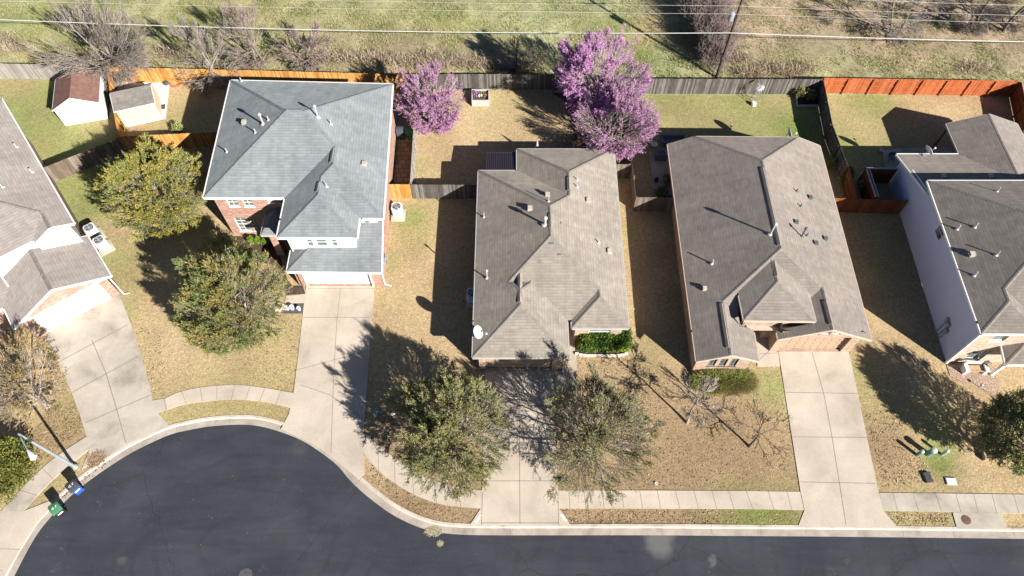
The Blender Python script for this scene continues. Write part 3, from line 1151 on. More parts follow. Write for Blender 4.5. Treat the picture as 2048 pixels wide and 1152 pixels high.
# ---- warm grey house with the two front gables
hD = thing("gabled_house", "single-storey house with warm grey roof, two brick gables and a tan garage door", "house", (19.2, 31, 0))
lf, lr = (12.78, 21.23), (13.08, 41.3)
rf, rr = (25.4, 22.87), (25.85, 41.15)
sl = 0.46
uD = [Unit([online(lf, lr, 23.7), online(rf, rr, 23.7), rr, lr], 2.75, [.58, sl, sl, sl], [2.75, 2.75, 3.72, 2.75]),
      Unit([lf, (17.16, 21.21), (17.28, 30.0), online(lf, lr, 30.0)], 2.75, [None, sl, sl, sl]),
      Unit([(18.79, 22.95), rf, online(rf, rr, 30.0), (18.9, 30.0)], 2.75, [None, sl, sl, sl]),
      Unit([(16.14, 23.72), (21.13, 23.65), (21.1, 31.0), (16.05, 31.0)], 4.1, sl)]
roofD, hfD = add_roof(hD, uD, MT['roof_grey'], MT['trim_tan'], gut=0.06)
mb = MB()
P, Q = (13.1, 21.66), (16.85, 21.64)
ops = [opening_px(P, Q, (1414, 731.5), (1428.5, 731.5), (1421, 718)), opening_px(P, Q, (1435, 732), (1449.5, 732), (1441.5, 718)), opening_px(P, Q, (1456, 732.5), (1470, 732.5), (1463, 718))]
wall_face(mb, P, Q, 0, under(hfD), ops, gable=True)
for o in ops:
    window(hD, P, Q, *o[:4], depth=.1, bars=(1, 1), trim='dark_grey')
wall_face(mb, (16.85, 21.64), (16.75, 24.4), 0, flat(2.7))
wall_face(mb, (16.75, 24.4), (19.2, 24.4), 0, flat(2.62), [(0.4, 1.9, 0, 2.4, 1.4)])
gp, gq = (19.1, 23.35), (25.0, 23.3)
wall_face(mb, (19.2, 24.5), (19.1, 23.35), 0, under(hfD, .05, 3.6))
s0, _ = onwall(gp, gq, 1556, 700); s1, _ = onwall(gp, gq, 1683, 700)
ops = [opening_px(gp, gq, (1622, 669.5), (1637, 669.5), (1626, 663)), opening_px(gp, gq, (1644, 669.5), (1659, 669.5), (1648, 663)), opening_px(gp, gq, (1665, 669.5), (1680, 669.5), (1669, 663))]
ops = [(a, b, max(c, 2.62), max(d, 3.1), e) for a, b, c, d, e in ops]
wall_face(mb, gp, gq, 0, under(hfD), [(s0, s1, 0, 2.25, .3)] + ops, gable=True)
for o in ops:
    window(hD, gp, gq, *o[:4], depth=.09, bars=(1, 0), sill=False)
garage_door(hD, gp, gq, s0, s1, 2.23, .28, MT['door_tan'])
wall_face(mb, (25.0, 23.3), (25.4, 40.8), 0, flat(2.7))
wall_face(mb, (25.4, 40.8), (13.45, 40.95), 0, under(hfD), gable=True)
wall_face(mb, (13.45, 40.95), (13.1, 21.66), 0, flat(2.7))
mb.build("brick_wall", MT['brick_tan'], hD)
mb = MB()
wall_face(mb, (16.5, 24.1), (19.15, 24.1), 2.6, flat(4.02))
wall_face(mb, (20.75, 24.05), (20.75, 30.0), 2.6, flat(4.02))
wall_face(mb, (16.5, 30.0), (16.5, 24.1), 2.6, flat(4.02))
wall_face(mb, (19.15, 24.1), (20.75, 24.05), 2.6, flat(4.02))
mb.poly([(16.5, 24.1, 2.6), (16.5, 24.45, 2.6), (19.15, 24.45, 2.6), (19.15, 24.1, 2.6)])
mb.build("entry_wall", MT['brick_tan'], hD)
mb = MB(); mb.box((17.85, 25.72, 1.2), (1.1, .06, 2.4)); mb.build("front_door", MT['door_brown'], hD)
for k, (px, py, h, r, cp) in enumerate(((1541, 468, 1.15, .065, True), (1603, 473, .95, .06, True), (1424, 527, .5, .05, False), (1593, 383, .3, .05, False),
                         (1601, 413, .3, .05, False), (1613, 472, .35, .05, False))):
    pipe(roofD, ray_roof(hfD, px, py), h, r, 'pipe_dark' if k in (1, 3, 4, 5) else 'pipe', cap=cp)
for px, py in ((1620, 396), (1592, 445), (1650, 478), (1631, 487), (1409, 578)):
    boxvent(roofD, ray_roof(hfD, px, py), 'pipe_dark' if px > 1500 else 'vent_tan', .24, .14)
for a, b in (((1525, 335), (1560, 490)), ((1548, 522), (1554, 552)), ((1443, 607), (1457, 695)), ((1651, 602), (1663, 648))):
    ridge_vent(roofD, MT['roof_grey'], ray_roof(hfD, *a), ray_roof(hfD, *b))

# ---- two-storey house at the right edge
hE = thing("two_storey_house", "two-storey house at the right edge with a shaded blank white side wall and grey roof", "house", (38, 30, 0))
el, er = (31.36, 22.0), (31.74, 35.15)
uE = [Unit([online(el, er, 22.98), (46.0, 22.98), (46.0, 35.15), er], 5.4, .46),
      Unit([el, (35.4, 21.98), (35.45, 29.0), online(el, er, 29.0)], 5.4, .46)]
roofE, hfE = add_roof(hE, uE, MT['roof_grey'], MT['trim'], gut=0.08)
lowE = Unit([(32.25, 35.0), (46.0, 35.0), (46.0, 40.2), (32.05, 40.2)], 2.75, [None, None, .28, None])
rE2, hfE2 = add_roof(hE, [lowE], MT['roof_grey'], MT['trim'], name="rear_roof", gut=0.1, soffit=False)
patE = Unit([(37.25, 36.0), (43.35, 36.0), (43.35, 43.66), (37.25, 43.66)], 2.75, [None, .375, None, .375])
rE3, hfE3 = add_roof(hE, [patE], MT['roof_grey'], MT['trim_grey'], name="patio_roof", gut=0.06, soffit=False)
prE = Unit([(a2(2012, 729, 2.75)[0], a2(2012, 729, 2.75)[1]), (37.2, a2(2012, 729, 2.75)[1]), (37.2, 22.45), (a2(2003, 697, 2.75)[0] + .1, 22.45)], 2.75, [.4, None, None, .4])
add_roof(hE, [prE], MT['roof_grey'], MT['trim'], name="porch_roof", gut=0.07, soffit=False)
W0, W1, W2 = (31.95, 22.42), (32.37, 34.8), (32.5, 39.85)
mb = MB()
ops = [opening_px(W1, W0, (1870, 463), (1878, 481), (1883, 447), .08)]
ops = []
def topE(x, y):
    return 5.3 if y < 34.95 else max(2.6, hfE2(max(x, 32.3), y) - .05)
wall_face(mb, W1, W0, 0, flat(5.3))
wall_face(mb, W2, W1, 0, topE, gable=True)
mb.build("side_wall", MT['siding_shade_tint'], hE)
s0, z0 = onwall(W1, W0, 1871, 465); s1, z1 = onwall(W1, W0, 1892, 468)
window(hE, W1, W0, 2.93, 3.97, 3.45, 4.6, depth=0.0, bars=(0, 1), glass='glass_dark', sill=False)
mb = MB()
P, Q = W0, (40.0, 22.42)
o1 = opening_px(P, Q, (1978, 682.4), (2006, 682.4), (1988, 671), .12)
o2 = opening_px(P, Q, (1926, 719), (1961, 719), (1944, 701.5), .14)
wall_face(mb, P, Q, 0, flat(5.3), [o1, o2])
window(hE, P, Q, *o1[:4], depth=.12, bars=(1, 0)); window(hE, P, Q, *o2[:4], depth=.14, bars=(1, 0))
mb.build("brick_wall", MT['brick_pale'], hE)
mb = MB(); wall_face(mb, (45.6, 34.8), (32.4, 34.8), 2.6, flat(5.3)); mb.build("upper_rear_wall", MT['siding_shade_tint'], hE)
mb = MB(); wall_face(mb, (46, 39.85), (32.5, 39.85), 0, flat(2.65)); mb.build("rear_wall", MT['brick_pale'], hE)
mb = MB()
mb.box((31.93, 22.4, 2.65), (.16, .14, 5.3)); mb.bar((32.36, 34.9, 4.2), (32.44, 39.9, 2.72), .12, .16)
mb.build("corner_trim", MT['trim'], hE)
x, y = a2(1982, 749, 0)
mb = MB(); mb.box((x, y, 1.35), (.2, .2, 2.7)); mb.build("porch_post", MT['trim'], hE)
mb = MB()
mb.box((43.1, 43.5, 1.3), (.14, .14, 2.6)); mb.box((37.5, 43.5, 1.3), (.14, .14, 2.6)); mb.build("patio_post", MT['dark_red_wood'], hE)
mb = MB()
for px, py, z in ((1897, 640, 1.6), (1899, 650, 1.0), (1895, 662, .8)):
    s, zz = onwall(W1, W0, px, py)
    d = (W0[0] - W1[0], W0[1] - W1[1]); L = math.hypot(*d)
    x, y = W1[0] + d[0] / L * s, W1[1] + d[1] / L * s
    mb.box((x - .09, y, zz), (.18, .26, .4))
    mb.tube([(x - .06, y, 0.0), (x - .06, y, zz)], .03)
mb.build("utility_meter", MT['grey_metal'], hE)
for px, py in ((1916, 456), (1951, 452), (1994, 508), (1950, 549)):
    pipe(roofE, ray_roof(hfE, px - 1, py + 2), .45, .045, 'pipe')
boxvent(roofE, ray_roof(hfE, 1943, 510))
pipe(roofE, ray_roof(hfE, 1994, 383), .45, .045, 'pipe')
for px in (1887, 1981):
    boxvent(rE2, ray_roof(hfE2, px, 354), 'vent_tan', .28, .12)

# ---- house at the left edge, turned about 38 degrees
hA = thing("two_storey_house", "pale brown roofed house at the left edge with white garage door and white gable", "house", (-36, 31, 0))
O1 = (-29.92, 28.25)
e1 = (math.cos(R(38.3)), math.sin(R(38.3)))
def h1(a, b):
    return (O1[0] - e1[0] * a - e1[1] * b, O1[1] - e1[1] * a + e1[0] * b)
uA = [Unit([h1(12, 4.0), h1(0, 4.0), h1(0, 20), h1(12, 20)], 5.4, .46),
      Unit([h1(2.84, 3.7), h1(0, 3.7), h1(0, 12), h1(2.84, 12)], 5.4, [None, .46, .46, .46])]
roofA, hfA = add_roof(hA, uA, MT['roof_pale'], MT['trim'], gut=0.1)
uA2 = [Unit([h1(7.15, 0), h1(0, 0), h1(0, 4.6), h1(7.15, 4.6)], 2.75, [None, .46, None, .46]),
       Unit([h1(13, 2.2), h1(6.2, 2.2), h1(6.2, 4.6), h1(13, 4.6)], 2.75, [.46, None, None, None])]
roofA2, hfA2 = add_roof(hA, uA2, MT['roof_pale'], MT['trim'], name="garage_roof", gut=0.09, soffit=False)
mb = MB()
gp, gq = h1(6.75, .42), h1(.42, .42)
s0, _ = onwall(gp, gq, 90, 660); s1, _ = onwall(gp, gq, 220, 592)
s0 = max(.5, s0); s1 = min(5.9, s1)
wall_face(mb, gp, gq, 0, under(hfA2), [(s0, s1, 0, 2.2, .12)], gable=True)
garage_door(hA, gp, gq, s0, s1, 2.18, .1, MT['door_white'])
wall_face(mb, h1(.42, .42), h1(.42, 20), 0, lambda x, y: 2.68)
wall_face(mb, h1(6.75, 4.5), h1(6.75, .42), 0, flat(2.68))
wall_face(mb, h1(13, 2.6), h1(6.75, 2.6), 0, flat(2.68))
mb.build("brick_wall", MT['brick_pink'], hA)
mb = MB()
P, Q = h1(12, 4.4), h1(2.84, 4.4)
wall_face(mb, P, Q, 2.6, flat(5.33))
P, Q = h1(2.9, 4.1), h1(.4, 4.1)
o = opening_px(P, Q, (103, 477.5), (120, 470), (95, 466), .06)
wall_face(mb, P, Q, 2.6, under(hfA), [o], gable=True)
window(hA, P, Q, *o[:4], depth=.06, bars=(0, 1), glass='louvre', sill=False)
wall_face(mb, h1(.4, 4.1), h1(.4, 20), 2.6, flat(5.33))
mb.build("upper_wall", MT['siding_white'], hA)
mb = MB()
a, b = Vector((*h1(6.75, .36), 2.42)), Vector((*h1(.42, .36), 2.42))
mb.bar(a, b, .1, .1)
for s in (2.2,):
    p = a.lerp(b, .52); mb.box(p + Vector((0, 0, .06)), (.3, .2, .3), R(38))
mb.build("stone_band", MT['stone_white'], hA)
for a, b in (((72, 424), (85, 441)), ((57, 508), (84, 551))):
    hf = hfA if a[0] == 72 else hfA2
    ridge_vent(roofA if a[0] == 72 else roofA2, MT['roof_pale'], ray_roof(hf, *a), ray_roof(hf, *b))
for px, py in ((33, 294), (64, 344), (5, 374)):
    pipe(roofA, ray_roof(hfA, px, py), .4, .05, 'pipe')
x, y = h1(.2, .2); mb = MB(); mb.box((x, y, 1.3), (.09, .09, 2.6), R(38)); mb.bar((x, y, .05), (x + .45, y + .06, .05), .07, .07); mb.build("downpipe", MT['trim'], hA)

# ---- the two sheds
def shed(name, label, a, b, depth, zw, rise, wallm, roofm, over, saltbox=None):
    """a, b: front base corners left and right"""
    ux, uy = b[0] - a[0], b[1] - a[1]
    L = math.hypot(ux, uy); ux /= L; uy /= L
    vx, vy = -uy, ux
    t = thing(name, label, "shed", (a[0] + ux * L / 2 + vx * depth / 2, a[1] + uy * L / 2 + vy * depth / 2, 0))
    def pt(s, d): return (a[0] + ux * s + vx * d, a[1] + uy * s + vy * d)
    if saltbox is None:
        u = Unit([pt(-over, -.06), pt(L + over, -.06), pt(L + over, depth + .1), pt(-over, depth + .1)], zw, [None, rise, None, rise])
    else:
        u = Unit([pt(-.1, -over), pt(L + .1, -over), pt(L + .1, depth + over), pt(-.1, depth + over)], zw, [rise, None, saltbox, None])
    ro, hf = add_roof(t, [u], roofm, MT['trim'], gut=.03, drop=.1, soffit=False)
    mb = MB()
    c = [pt(0, 0), pt(L, 0), pt(L, depth), pt(0, depth)]
    for i in range(4):
        wall_face(mb, c[i], c[(i + 1) % 4], 0, under(hf, .03), gable=True)
    mb.build("wall", wallm, t)
    return t, pt, hf
s1_, pt, hf = shed("garden_shed", "white shed with a faded brown gabled roof under bare branches", (-40.55, 46.05), (-36.95, 46.97), 3.9, 2.0, .52, siding("shed_white_boards", (.80, .78, .74), False), MT['roof_shed_brown'], .12)
s2_, pt, hf = shed("garden_shed", "cream shed with mottled grey shingle roof on a pale concrete pad", (-35.12, 46.0), (-31.98, 47.05), 2.45, 1.95, .38, siding("shed_cream_boards", (.66, .52, .37), False), MT['roof_shed_grey'], .12, .7)
x, y = pt(3.16, .9)
mb = MB(); mb.box((x + .05, y, .95), (.05, .75, 1.7), R(18.4)); mb.build("door", MT['siding_white'], s2_)

# ================================================================== THE SETTING
def catmull(pts, step=0.5):
    out = []
    n = len(pts)
    for i in range(n - 1):
        p0, p1, p2, p3 = pts[max(i - 1, 0)], pts[i], pts[i + 1], pts[min(i + 2, n - 1)]
        k = max(1, int(math.hypot(p2[0] - p1[0], p2[1] - p1[1]) / step))
        for s in range(k):
            t = s / k
            out.append(tuple(0.5 * (2 * p1[d] + (p2[d] - p0[d]) * t + (2 * p0[d] - 5 * p1[d] + 4 * p2[d] - p3[d]) * t * t
                                    + (3 * p1[d] - p0[d] - 3 * p2[d] + p3[d]) * t ** 3) for d in (0, 1)))
    out.append(tuple(pts[-1][:2]))
    return out


def offset(line, d):
    out = []
    n = len(line)
    for i, p in enumerate(line):
        a, b = line[max(i - 1, 0)], line[min(i + 1, n - 1)]
        ex, ey = b[0] - a[0], b[1] - a[1]
        L = math.hypot(ex, ey)
        out.append((p[0] - ey / L * d, p[1] + ex / L * d))
    return out


def vnoise(x, y, scale, seed):
    """smooth value noise"""
    rs = np.random.RandomState(seed)
    tab = rs.rand(256, 256)
    u, v = x * scale + 500, y * scale + 500
    i, j = np.floor(u).astype(int), np.floor(v).astype(int)
    f, g = u - i, v - j
    f, g = f * f * (3 - 2 * f), g * g * (3 - 2 * g)
    T = lambda a, b: tab[a % 256, b % 256]
    return (T(i, j) * (1 - f) + T(i + 1, j) * f) * (1 - g) + (T(i, j + 1) * (1 - f) + T(i + 1, j + 1) * f) * g


def pip(x, y, poly):
    c = np.zeros(x.shape, bool)
    n = len(poly)
    for i in range(n):
        x0, y0 = poly[i]; x1, y1 = poly[(i + 1) % n]
        if y0 == y1:
            continue
        hit = ((y0 > y) != (y1 > y)) & (x < (x1 - x0) * (y - y0) / (y1 - y0) + x0)
        c ^= hit
    return c


EDGE_PX = [(10, 1180), (25.6, 1152), (50, 1105), (78.6, 1058), (130, 1000), (178, 959), (246, 913), (290.5, 889), (338, 868), (369, 860), (420, 851), (480, 847.5),
           (520, 851), (564, 863.4), (612, 884), (670, 925), (700, 959), (731, 988), (781.5, 1025.7), (830, 1050), (870, 1062), (905, 1066.5), (939, 1068.3), (1000, 1069), (1100, 1069),
           (1300, 1069), (1500, 1070.5), (1700, 1072), (2048, 1076), (2600, 1082)]
edge_w = [a2(*p) for p in EDGE_PX]
edge_w = [(edge_w[0][0] - 4, -6)] + [(edge_w[0][0] - 1.5, edge_w[0][1] - 4)] + edge_w
edge = catmull(edge_w, 0.4)
gut_b = offset(edge, 0.40)
kerb_b = offset(edge, 0.66)
ZR = -0.10


def strip(name, a, b, za, zb, mat, kind='structure', joints=None):
    mb = MB()
    for i in range(len(a) - 1):
        mb.poly([(*a[i], za), (*a[i + 1], za), (*b[i + 1], zb), (*b[i], zb)])
    return tag(mb.build(name, mat), kind=kind)


mb = MB()
mb.poly([(*p, ZR) for p in edge] + [(edge[-1][0], -20, ZR), (edge[0][0] - 10, -20, ZR)])
me_o = tag(mb.build("road", MT['asphalt']), kind='structure')
strip("gutter", gut_b, offset(edge, -0.03), ZR + 0.03, ZR + 0.006, MT['gutter_pan'])
mb = MB()
for i in range(len(edge) - 1):
    g0, g1, k0, k1 = gut_b[i], gut_b[i + 1], kerb_b[i], kerb_b[i + 1]
    m0 = (g0[0] * .62 + k0[0] * .38, g0[1] * .62 + k0[1] * .38); m1 = (g1[0] * .62 + k1[0] * .38, g1[1] * .62 + k1[1] * .38)
    mb.poly([(*k0, .012), (*m0, .012), (*m1, .012), (*k1, .012)][::-1])
    mb.poly([(*m0, .012), (*g0, ZR + .02), (*g1, ZR + .02), (*m1, .012)][::-1])
    if i % 8 == 0:
        e0 = edge[i]; d = (edge[i + 1][0] - e0[0], edge[i + 1][1] - e0[1]); L = math.hypot(*d); t = (d[0] / L * .018, d[1] / L * .018)
        mb.poly([(k0[0], k0[1], .016), (m0[0], m0[1], .016), (m0[0] + t[0], m0[1] + t[1], .016), (k0[0] + t[0], k0[1] + t[1], .016)][::-1], 1)
        mb.poly([(g0[0], g0[1], ZR + .035), (e0[0], e0[1], ZR + .012), (e0[0] + t[0], e0[1] + t[1], ZR + .012), (g0[0] + t[0], g0[1] + t[1], ZR + .035)][::-1], 1)
for k in range(len(mb.f)):
    pass
tag(mb.build("kerb", [MT['kerb'], MT['joint']]), kind='structure')

# ---- lawn sheet with its dry, green and leaf-strewn patches
DRY, GRN, FLD, BRN, OLV = (.425, .32, .19), (.25, .265, .105), (.32, .33, .185), (.285, .205, .125), (.34, .285, .145)
STRAW, LUSH, DIRT = (.45, .35, .21), (.165, .20, .06), (.24, .18, .125)


def ground_color(X, Y):
    n1, n2, n3 = vnoise(X, Y, .16, 1), vnoise(X, Y, .5, 2), vnoise(X, Y, 1.3, 3)
    nz = (.5 * n1 + .3 * n2 + .2 * n3)
    C = np.empty(X.shape + (3,)); C[:] = DRY
    def blend(w, c):
        w = np.clip(w, 0, 1)[..., None]
        C[:] = C * (1 - w) + np.array(c) * w
    blend((nz - .52) * 2.2, OLV)
    def blob(px, py, r, c, s=1.0, asp=1.0, var=.8):
        x0, y0 = a2(px, py); x1, _ = a2(px + r, py); rr = abs(x1 - x0)
        d = np.sqrt(((X - x0) / asp) ** 2 + (Y - y0) ** 2) / rr
        blend(s * np.clip(1.25 - d, 0, 1) * (1 - var + 2 * var * nz) * 1.3, c)
    for b in ((60, 230, 170, GRN, .95), (140, 330, 100, GRN, .9), (170, 400, 100, GRN, .75), (240, 520, 60, GRN, .7), (235, 640, 60, GRN, .8, .6), (255, 560, 60, OLV, .9), (350, 240, 70, OLV, .8),
              (310, 690, 40, BRN, .7, .6), (255, 730, 60, OLV, .6), (140, 830, 60, OLV, .8), (90, 900, 80, BRN, .6), (60, 960, 70, OLV, .7), (430, 825, 110, OLV, .9, 2), (360, 700, 90, STRAW, .6),
              (820, 440, 40, GRN, .75), (830, 480, 40, OLV, .8), (770, 520, 40, GRN, .4), (840, 330, 30, OLV, .7), (1000, 215, 60, OLV, .5), (960, 260, 90, STRAW, .4),
              (1400, 210, 140, LUSH, .55, 1.6), (1320, 200, 60, LUSH, .5), (1480, 240, 150, GRN, .55, 1.6), (1380, 250, 100, OLV, .6), (1600, 260, 60, LUSH, .6),
              (1760, 260, 120, OLV, .9), (1740, 200, 60, GRN, .5), (1900, 215, 100, DRY, .5), (1690, 300, 50, GRN, .6),
              (1250, 460, 30, OLV, .7), (1290, 700, 60, OLV, .6), (1540, 780, 60, GRN, .55), (1580, 950, 50, OLV, .8, .5), (1400, 900, 170, BRN, .95), (1500, 930, 120, BRN, .6), (1300, 800, 100, BRN, .55), (1190, 730, 70, BRN, .6),
              (1300, 935, 60, BRN, .7), (850, 1005, 90, BRN, .75, 1.5), (1250, 1033, 160, BRN, .9, 2.5), (1350, 1033, 60, BRN, .9, 2), (1500, 1034, 75, LUSH, .8, 1.5), (1560, 1034, 45, LUSH, .7), (1830, 1036, 70, OLV, .9, 2),
              (790, 860, 60, DIRT, .8), (830, 930, 50, BRN, .7), (930, 955, 50, BRN, .9), (1710, 760, 60, GRN, .6), (1760, 800, 90, OLV, .8), (1720, 900, 100, BRN, .65), (1780, 880, 60, BRN, .5), (1885, 925, 45, LUSH, .8), (1880, 890, 40, GRN, .6),
              (1960, 960, 60, STRAW, .5), (1770, 500, 120, OLV, .6), (640, 480, 40, DIRT, .5), (1150, 290, 40, DIRT, .9), (1170, 240, 45, DIRT, .8), (1880, 830, 60, GRN, .4)):
        blob(*b)
    # the field beyond the back fences
    yf = np.interp(X, [-60, -43, -42, -9, 8, 9, 29, 30, 60], [52.6, 52.4, 52.1, 51.2, 51.0, 50.3, 50.2, 50.3, 50.3])
    fw = np.clip((Y - yf + .35) * 3, 0, 1)
    blend(fw, FLD)
    def fblob(*a):
        b = C.copy(); blob(*a); k = fw[..., None]; C[:] = b * (1 - k) + C * k
    for b in ((640, 95, 60, LUSH, .75), (900, 45, 60, GRN, .75), (800, 80, 50, GRN, .5), (1000, 110, 60, LUSH, .5), (1200, 60, 60, GRN, .5), (1270, 110, 60, LUSH, .55), (1310, 60, 60, OLV, .7), (600, 20, 200, OLV, .4, 2),
              (1540, 100, 70, GRN, .75), (1640, 110, 90, GRN, .6), (1850, 100, 120, GRN, .55), (1980, 120, 60, DIRT, .4), (1600, 30, 140, (.36, .28, .20), .9, 2), (1850, 30, 200, (.34, .26, .19), .9, 2), (1400, 90, 50, (.21, .15, .11), .9, .8),
              (250, 120, 120, (.27, .23, .16), .7, 2), (700, 115, 100, (.30, .25, .17), .7, 2.5), (880, 130, 90, (.32, .25, .18), .8, 2), (1020, 130, 70, (.24, .19, .13), .7), (60, 110, 70, (.36, .30, .16), .7), (1500, 140, 60, (.28, .24, .16), .6),
              (80, 40, 90, (.27, .28, .12), .6), (380, 60, 80, (.26, .28, .10), .6)):
        fblob(*b)
    m = vnoise(X, Y, .9, 7) * .5 + vnoise(X, Y, 2.1, 8) * .5
    C *= (1 + fw * (m - .5) * .6)[..., None]
    C *= (.86 + .28 * n2)[..., None]
    return C


xs = np.arange(-72, 76, .33); ys = np.arange(-2, 86, .33)
X, Y = np.meshgrid(xs, ys)
road_poly = kerb_b + [(kerb_b[-1][0] + 2, -30), (kerb_b[0][0] - 12, -30)]
ins = pip(X, Y, road_poly)
# land vertices just inside the road are drawn onto the back of the kerb
kb = np.array(kerb_b)
idx = np.argwhere(ins)
near = np.zeros(X.shape, bool)
H, W = X.shape
q_keep = ~(ins[:-1, :-1] & ins[1:, :-1] & ins[:-1, 1:] & ins[1:, 1:])
for (j, i) in idx:
    if (~ins[max(j - 1, 0):j + 2, max(i - 1, 0):i + 2]).any():
        d2 = (kb[:, 0] - X[j, i]) ** 2 + (kb[:, 1] - Y[j, i]) ** 2
        k = d2.argmin()
        X[j, i], Y[j, i] = kb[k]
Z = (vnoise(X, Y, .3, 11) - .5) * .035
Z = np.where(Y > 53, Z + (vnoise(X, Y, .5, 12) - .4) * .22, Z)
Z = np.where(ins, 0.0, Z) - 0.02
vid = np.arange(H * W).reshape(H, W)
F = np.stack([vid[:-1, :-1], vid[:-1, 1:], vid[1:, 1:], vid[1:, :-1]], -1)[q_keep]
used = np.unique(F)
remap = -np.ones(H * W, int); remap[used] = np.arange(len(used))
Vv = np.stack([X.ravel(), Y.ravel(), Z.ravel()], -1)[used]
Cc = ground_color(X, Y).reshape(-1, 3)[used]
lawn = tag(np_obj("lawn", Vv, remap[F], MT['lawn'], smooth=True, colors=Cc), kind='structure')
gx, gy = np.meshgrid(np.linspace(-700, 700, 81), np.linspace(-500, 900, 81))
gid = np.arange(81 * 81).reshape(81, 81)
gF = np.stack([gid[:-1, :-1], gid[:-1, 1:], gid[1:, 1:], gid[1:, :-1]], -1).reshape(-1, 4)
gc = np.tile(np.array(FLD), (81 * 81, 1))
tag(np_obj("ground", np.stack([gx.ravel(), gy.ravel(), np.full(81 * 81, -.35)], -1), gF, MT['lawn'], colors=gc), kind='structure')


def sheet(name, px, z, mat, joints=(), jw=0.03, curve=False, mats=None):
    """a slab drawn by its outline in the photograph, with its joints 4 mm above it"""
    mb = MB()
    pts = [a2(*p) for p in px]
    if area(pts) < 0:
        pts = pts[::-1]
    n = len(pts)
    mb.poly([(x, y, z) for x, y in pts])
    for i in range(n):
        a, b = pts[i], pts[(i + 1) % n]
        mb.poly([(a[0], a[1], -.12), (b[0], b[1], -.12), (b[0], b[1], z), (a[0], a[1], z)])
    for a, b in joints:
        a, b = Vector(a2(*a)), Vector(a2(*b))
        s = Vector((-(b - a).y, (b - a).x)).normalized() * jw / 2
        mb.poly([(*(a - s), z + .004), (*(b - s), z + .004), (*(b + s), z + .004), (*(a + s), z + .004)])
        mb.m[-1] = 1
    for k in range(len(mb.f)):                    # keep upward faces upward
        pass
    return tag(mb.build(name, [mat, MT['joint']]), kind='structure')


ZD = 0.022
sheet("driveway", [(84, 664), (110, 640), (222, 590), (238, 586), (252, 622), (268, 665), (288, 728), (299, 770), (306, 805), (318, 828), (340, 852), (262, 885), (190, 925), (164, 938), (178, 903), (173, 872), (160, 830), (143, 783), (112, 715)], ZD, MT['old_concrete'],
      [((113, 727), (255, 650)), ((143, 786), (276, 713)), ((170, 846), (302, 790)), ((184, 680), (212, 746)), ((212, 746), (232, 813)), ((232, 813), (252, 886))], .05)
sheet("driveway", [(612, 572), (749, 572), (742, 660), (735, 760), (728, 850), (726, 900), (729, 948), (716, 958), (690, 936), (640, 897), (600, 876), (562, 858), (578, 828), (588, 780), (600, 680)], ZD, MT['concrete'],
      [((616, 577), (749, 577)), ((607, 635), (744, 635)), ((595, 740), (742, 700)), ((601, 770), (660, 790)), ((660, 790), (726, 838)), ((681, 577), (674, 640)), ((674, 640), (668, 740)), ((668, 740), (662, 905))], .035)
sheet("driveway", [(970, 738), (1108, 738), (1110, 860), (1116, 985), (1118, 1017), (1141, 1050.5), (940, 1050), (962, 1016), (964, 980), (967, 860)], ZD, MT['concrete'],
      [((970, 741), (1108, 741)), ((969, 811), (1110, 811)), ((967, 885), (1112, 885)), ((965, 962), (1115, 962)), ((1038, 741), (1040, 1048)), ((965, 985), (963, 1050)), ((1116, 985), (1117, 1050)), ((963, 1046), (1118, 1046))], .04)
sheet("driveway", [(1557, 703), (1697, 703), (1718, 800), (1740, 905), (1757, 985), (1766, 1021), (1795, 1056), (1596, 1053), (1609, 1020), (1601, 984), (1588, 900), (1572, 800)], ZD, MT['concrete'],
      [((1571, 785), (1714, 787)), ((1585, 874), (1734, 875)), ((1601, 964), (1751, 967)), ((1624, 705), (1648, 790)), ((1648, 790), (1664, 875)), ((1664, 875), (1692, 1050))], .04)
sheet("driveway", [(-120, 1023), (48, 1022), (102, 1001), (124, 992), (74, 1046), (40, 1100), (14, 1145), (-20, 1200), (-200, 1200)], ZD, MT['concrete'], [((-60, 1096), (42, 1099)), ((6, 1140), (-40, 1165))], .03)
sheet("walkway", [(1110, 740.5), (1133, 740), (1140, 690), (1141, 610), (1153, 610), (1153, 772), (1110.5, 773)], ZD - .006, MT['concrete'], [((1110, 741), (1153, 741)), ((1139, 688), (1153, 688))])
sheet("walkway", [(1518, 640), (1545, 660), (1545, 701), (1556.6, 704), (1560, 732), (1515, 733), (1510, 660)], ZD - .006, MT['concrete'], [((1518, 708), (1556, 706)), ((1516, 722), (1541, 700))])
sheet("walkway", [(572, 592), (611, 588), (609, 606), (570, 607)], ZD - .006, MT['concrete'])
# pavements
def walk(name, a, b, joints, z=0.018, mat='concrete'):
    A = catmull([a2(*p) for p in a], .5); B = catmull([a2(*p) for p in b], .5)
    k = 60
    def samp(L, t):
        f = t * (len(L) - 1); i = min(int(f), len(L) - 2); r = f - i
        return (L[i][0] + (L[i + 1][0] - L[i][0]) * r, L[i][1] + (L[i + 1][1] - L[i][1]) * r)
    mb = MB()
    for i in range(k):
        p, q, r, s = samp(A, i / k), samp(A, (i + 1) / k), samp(B, (i + 1) / k), samp(B, i / k)
        mb.poly([(*s, z), (*r, z), (*q, z), (*p, z)])
        mb.poly([(*s, -.1), (*r, -.1), (*r, z), (*s, z)]); mb.poly([(*q, -.1), (*p, -.1), (*p, z), (*q, z)])
    for t in joints:
        p, s = Vector(samp(A, t)), Vector(samp(B, t))
        e = Vector((-(s - p).y, (s - p).x)).normalized() * .014
        mb.poly([(*(p - e), z + .004), (*(s - e), z + .004), (*(s + e), z + .004), (*(p + e), z + .004)], 1)
    return tag(mb.build(name, [MT[mat], MT['joint']]), kind='structure')
J = lambda n: [i / n for i in range(1, n)]
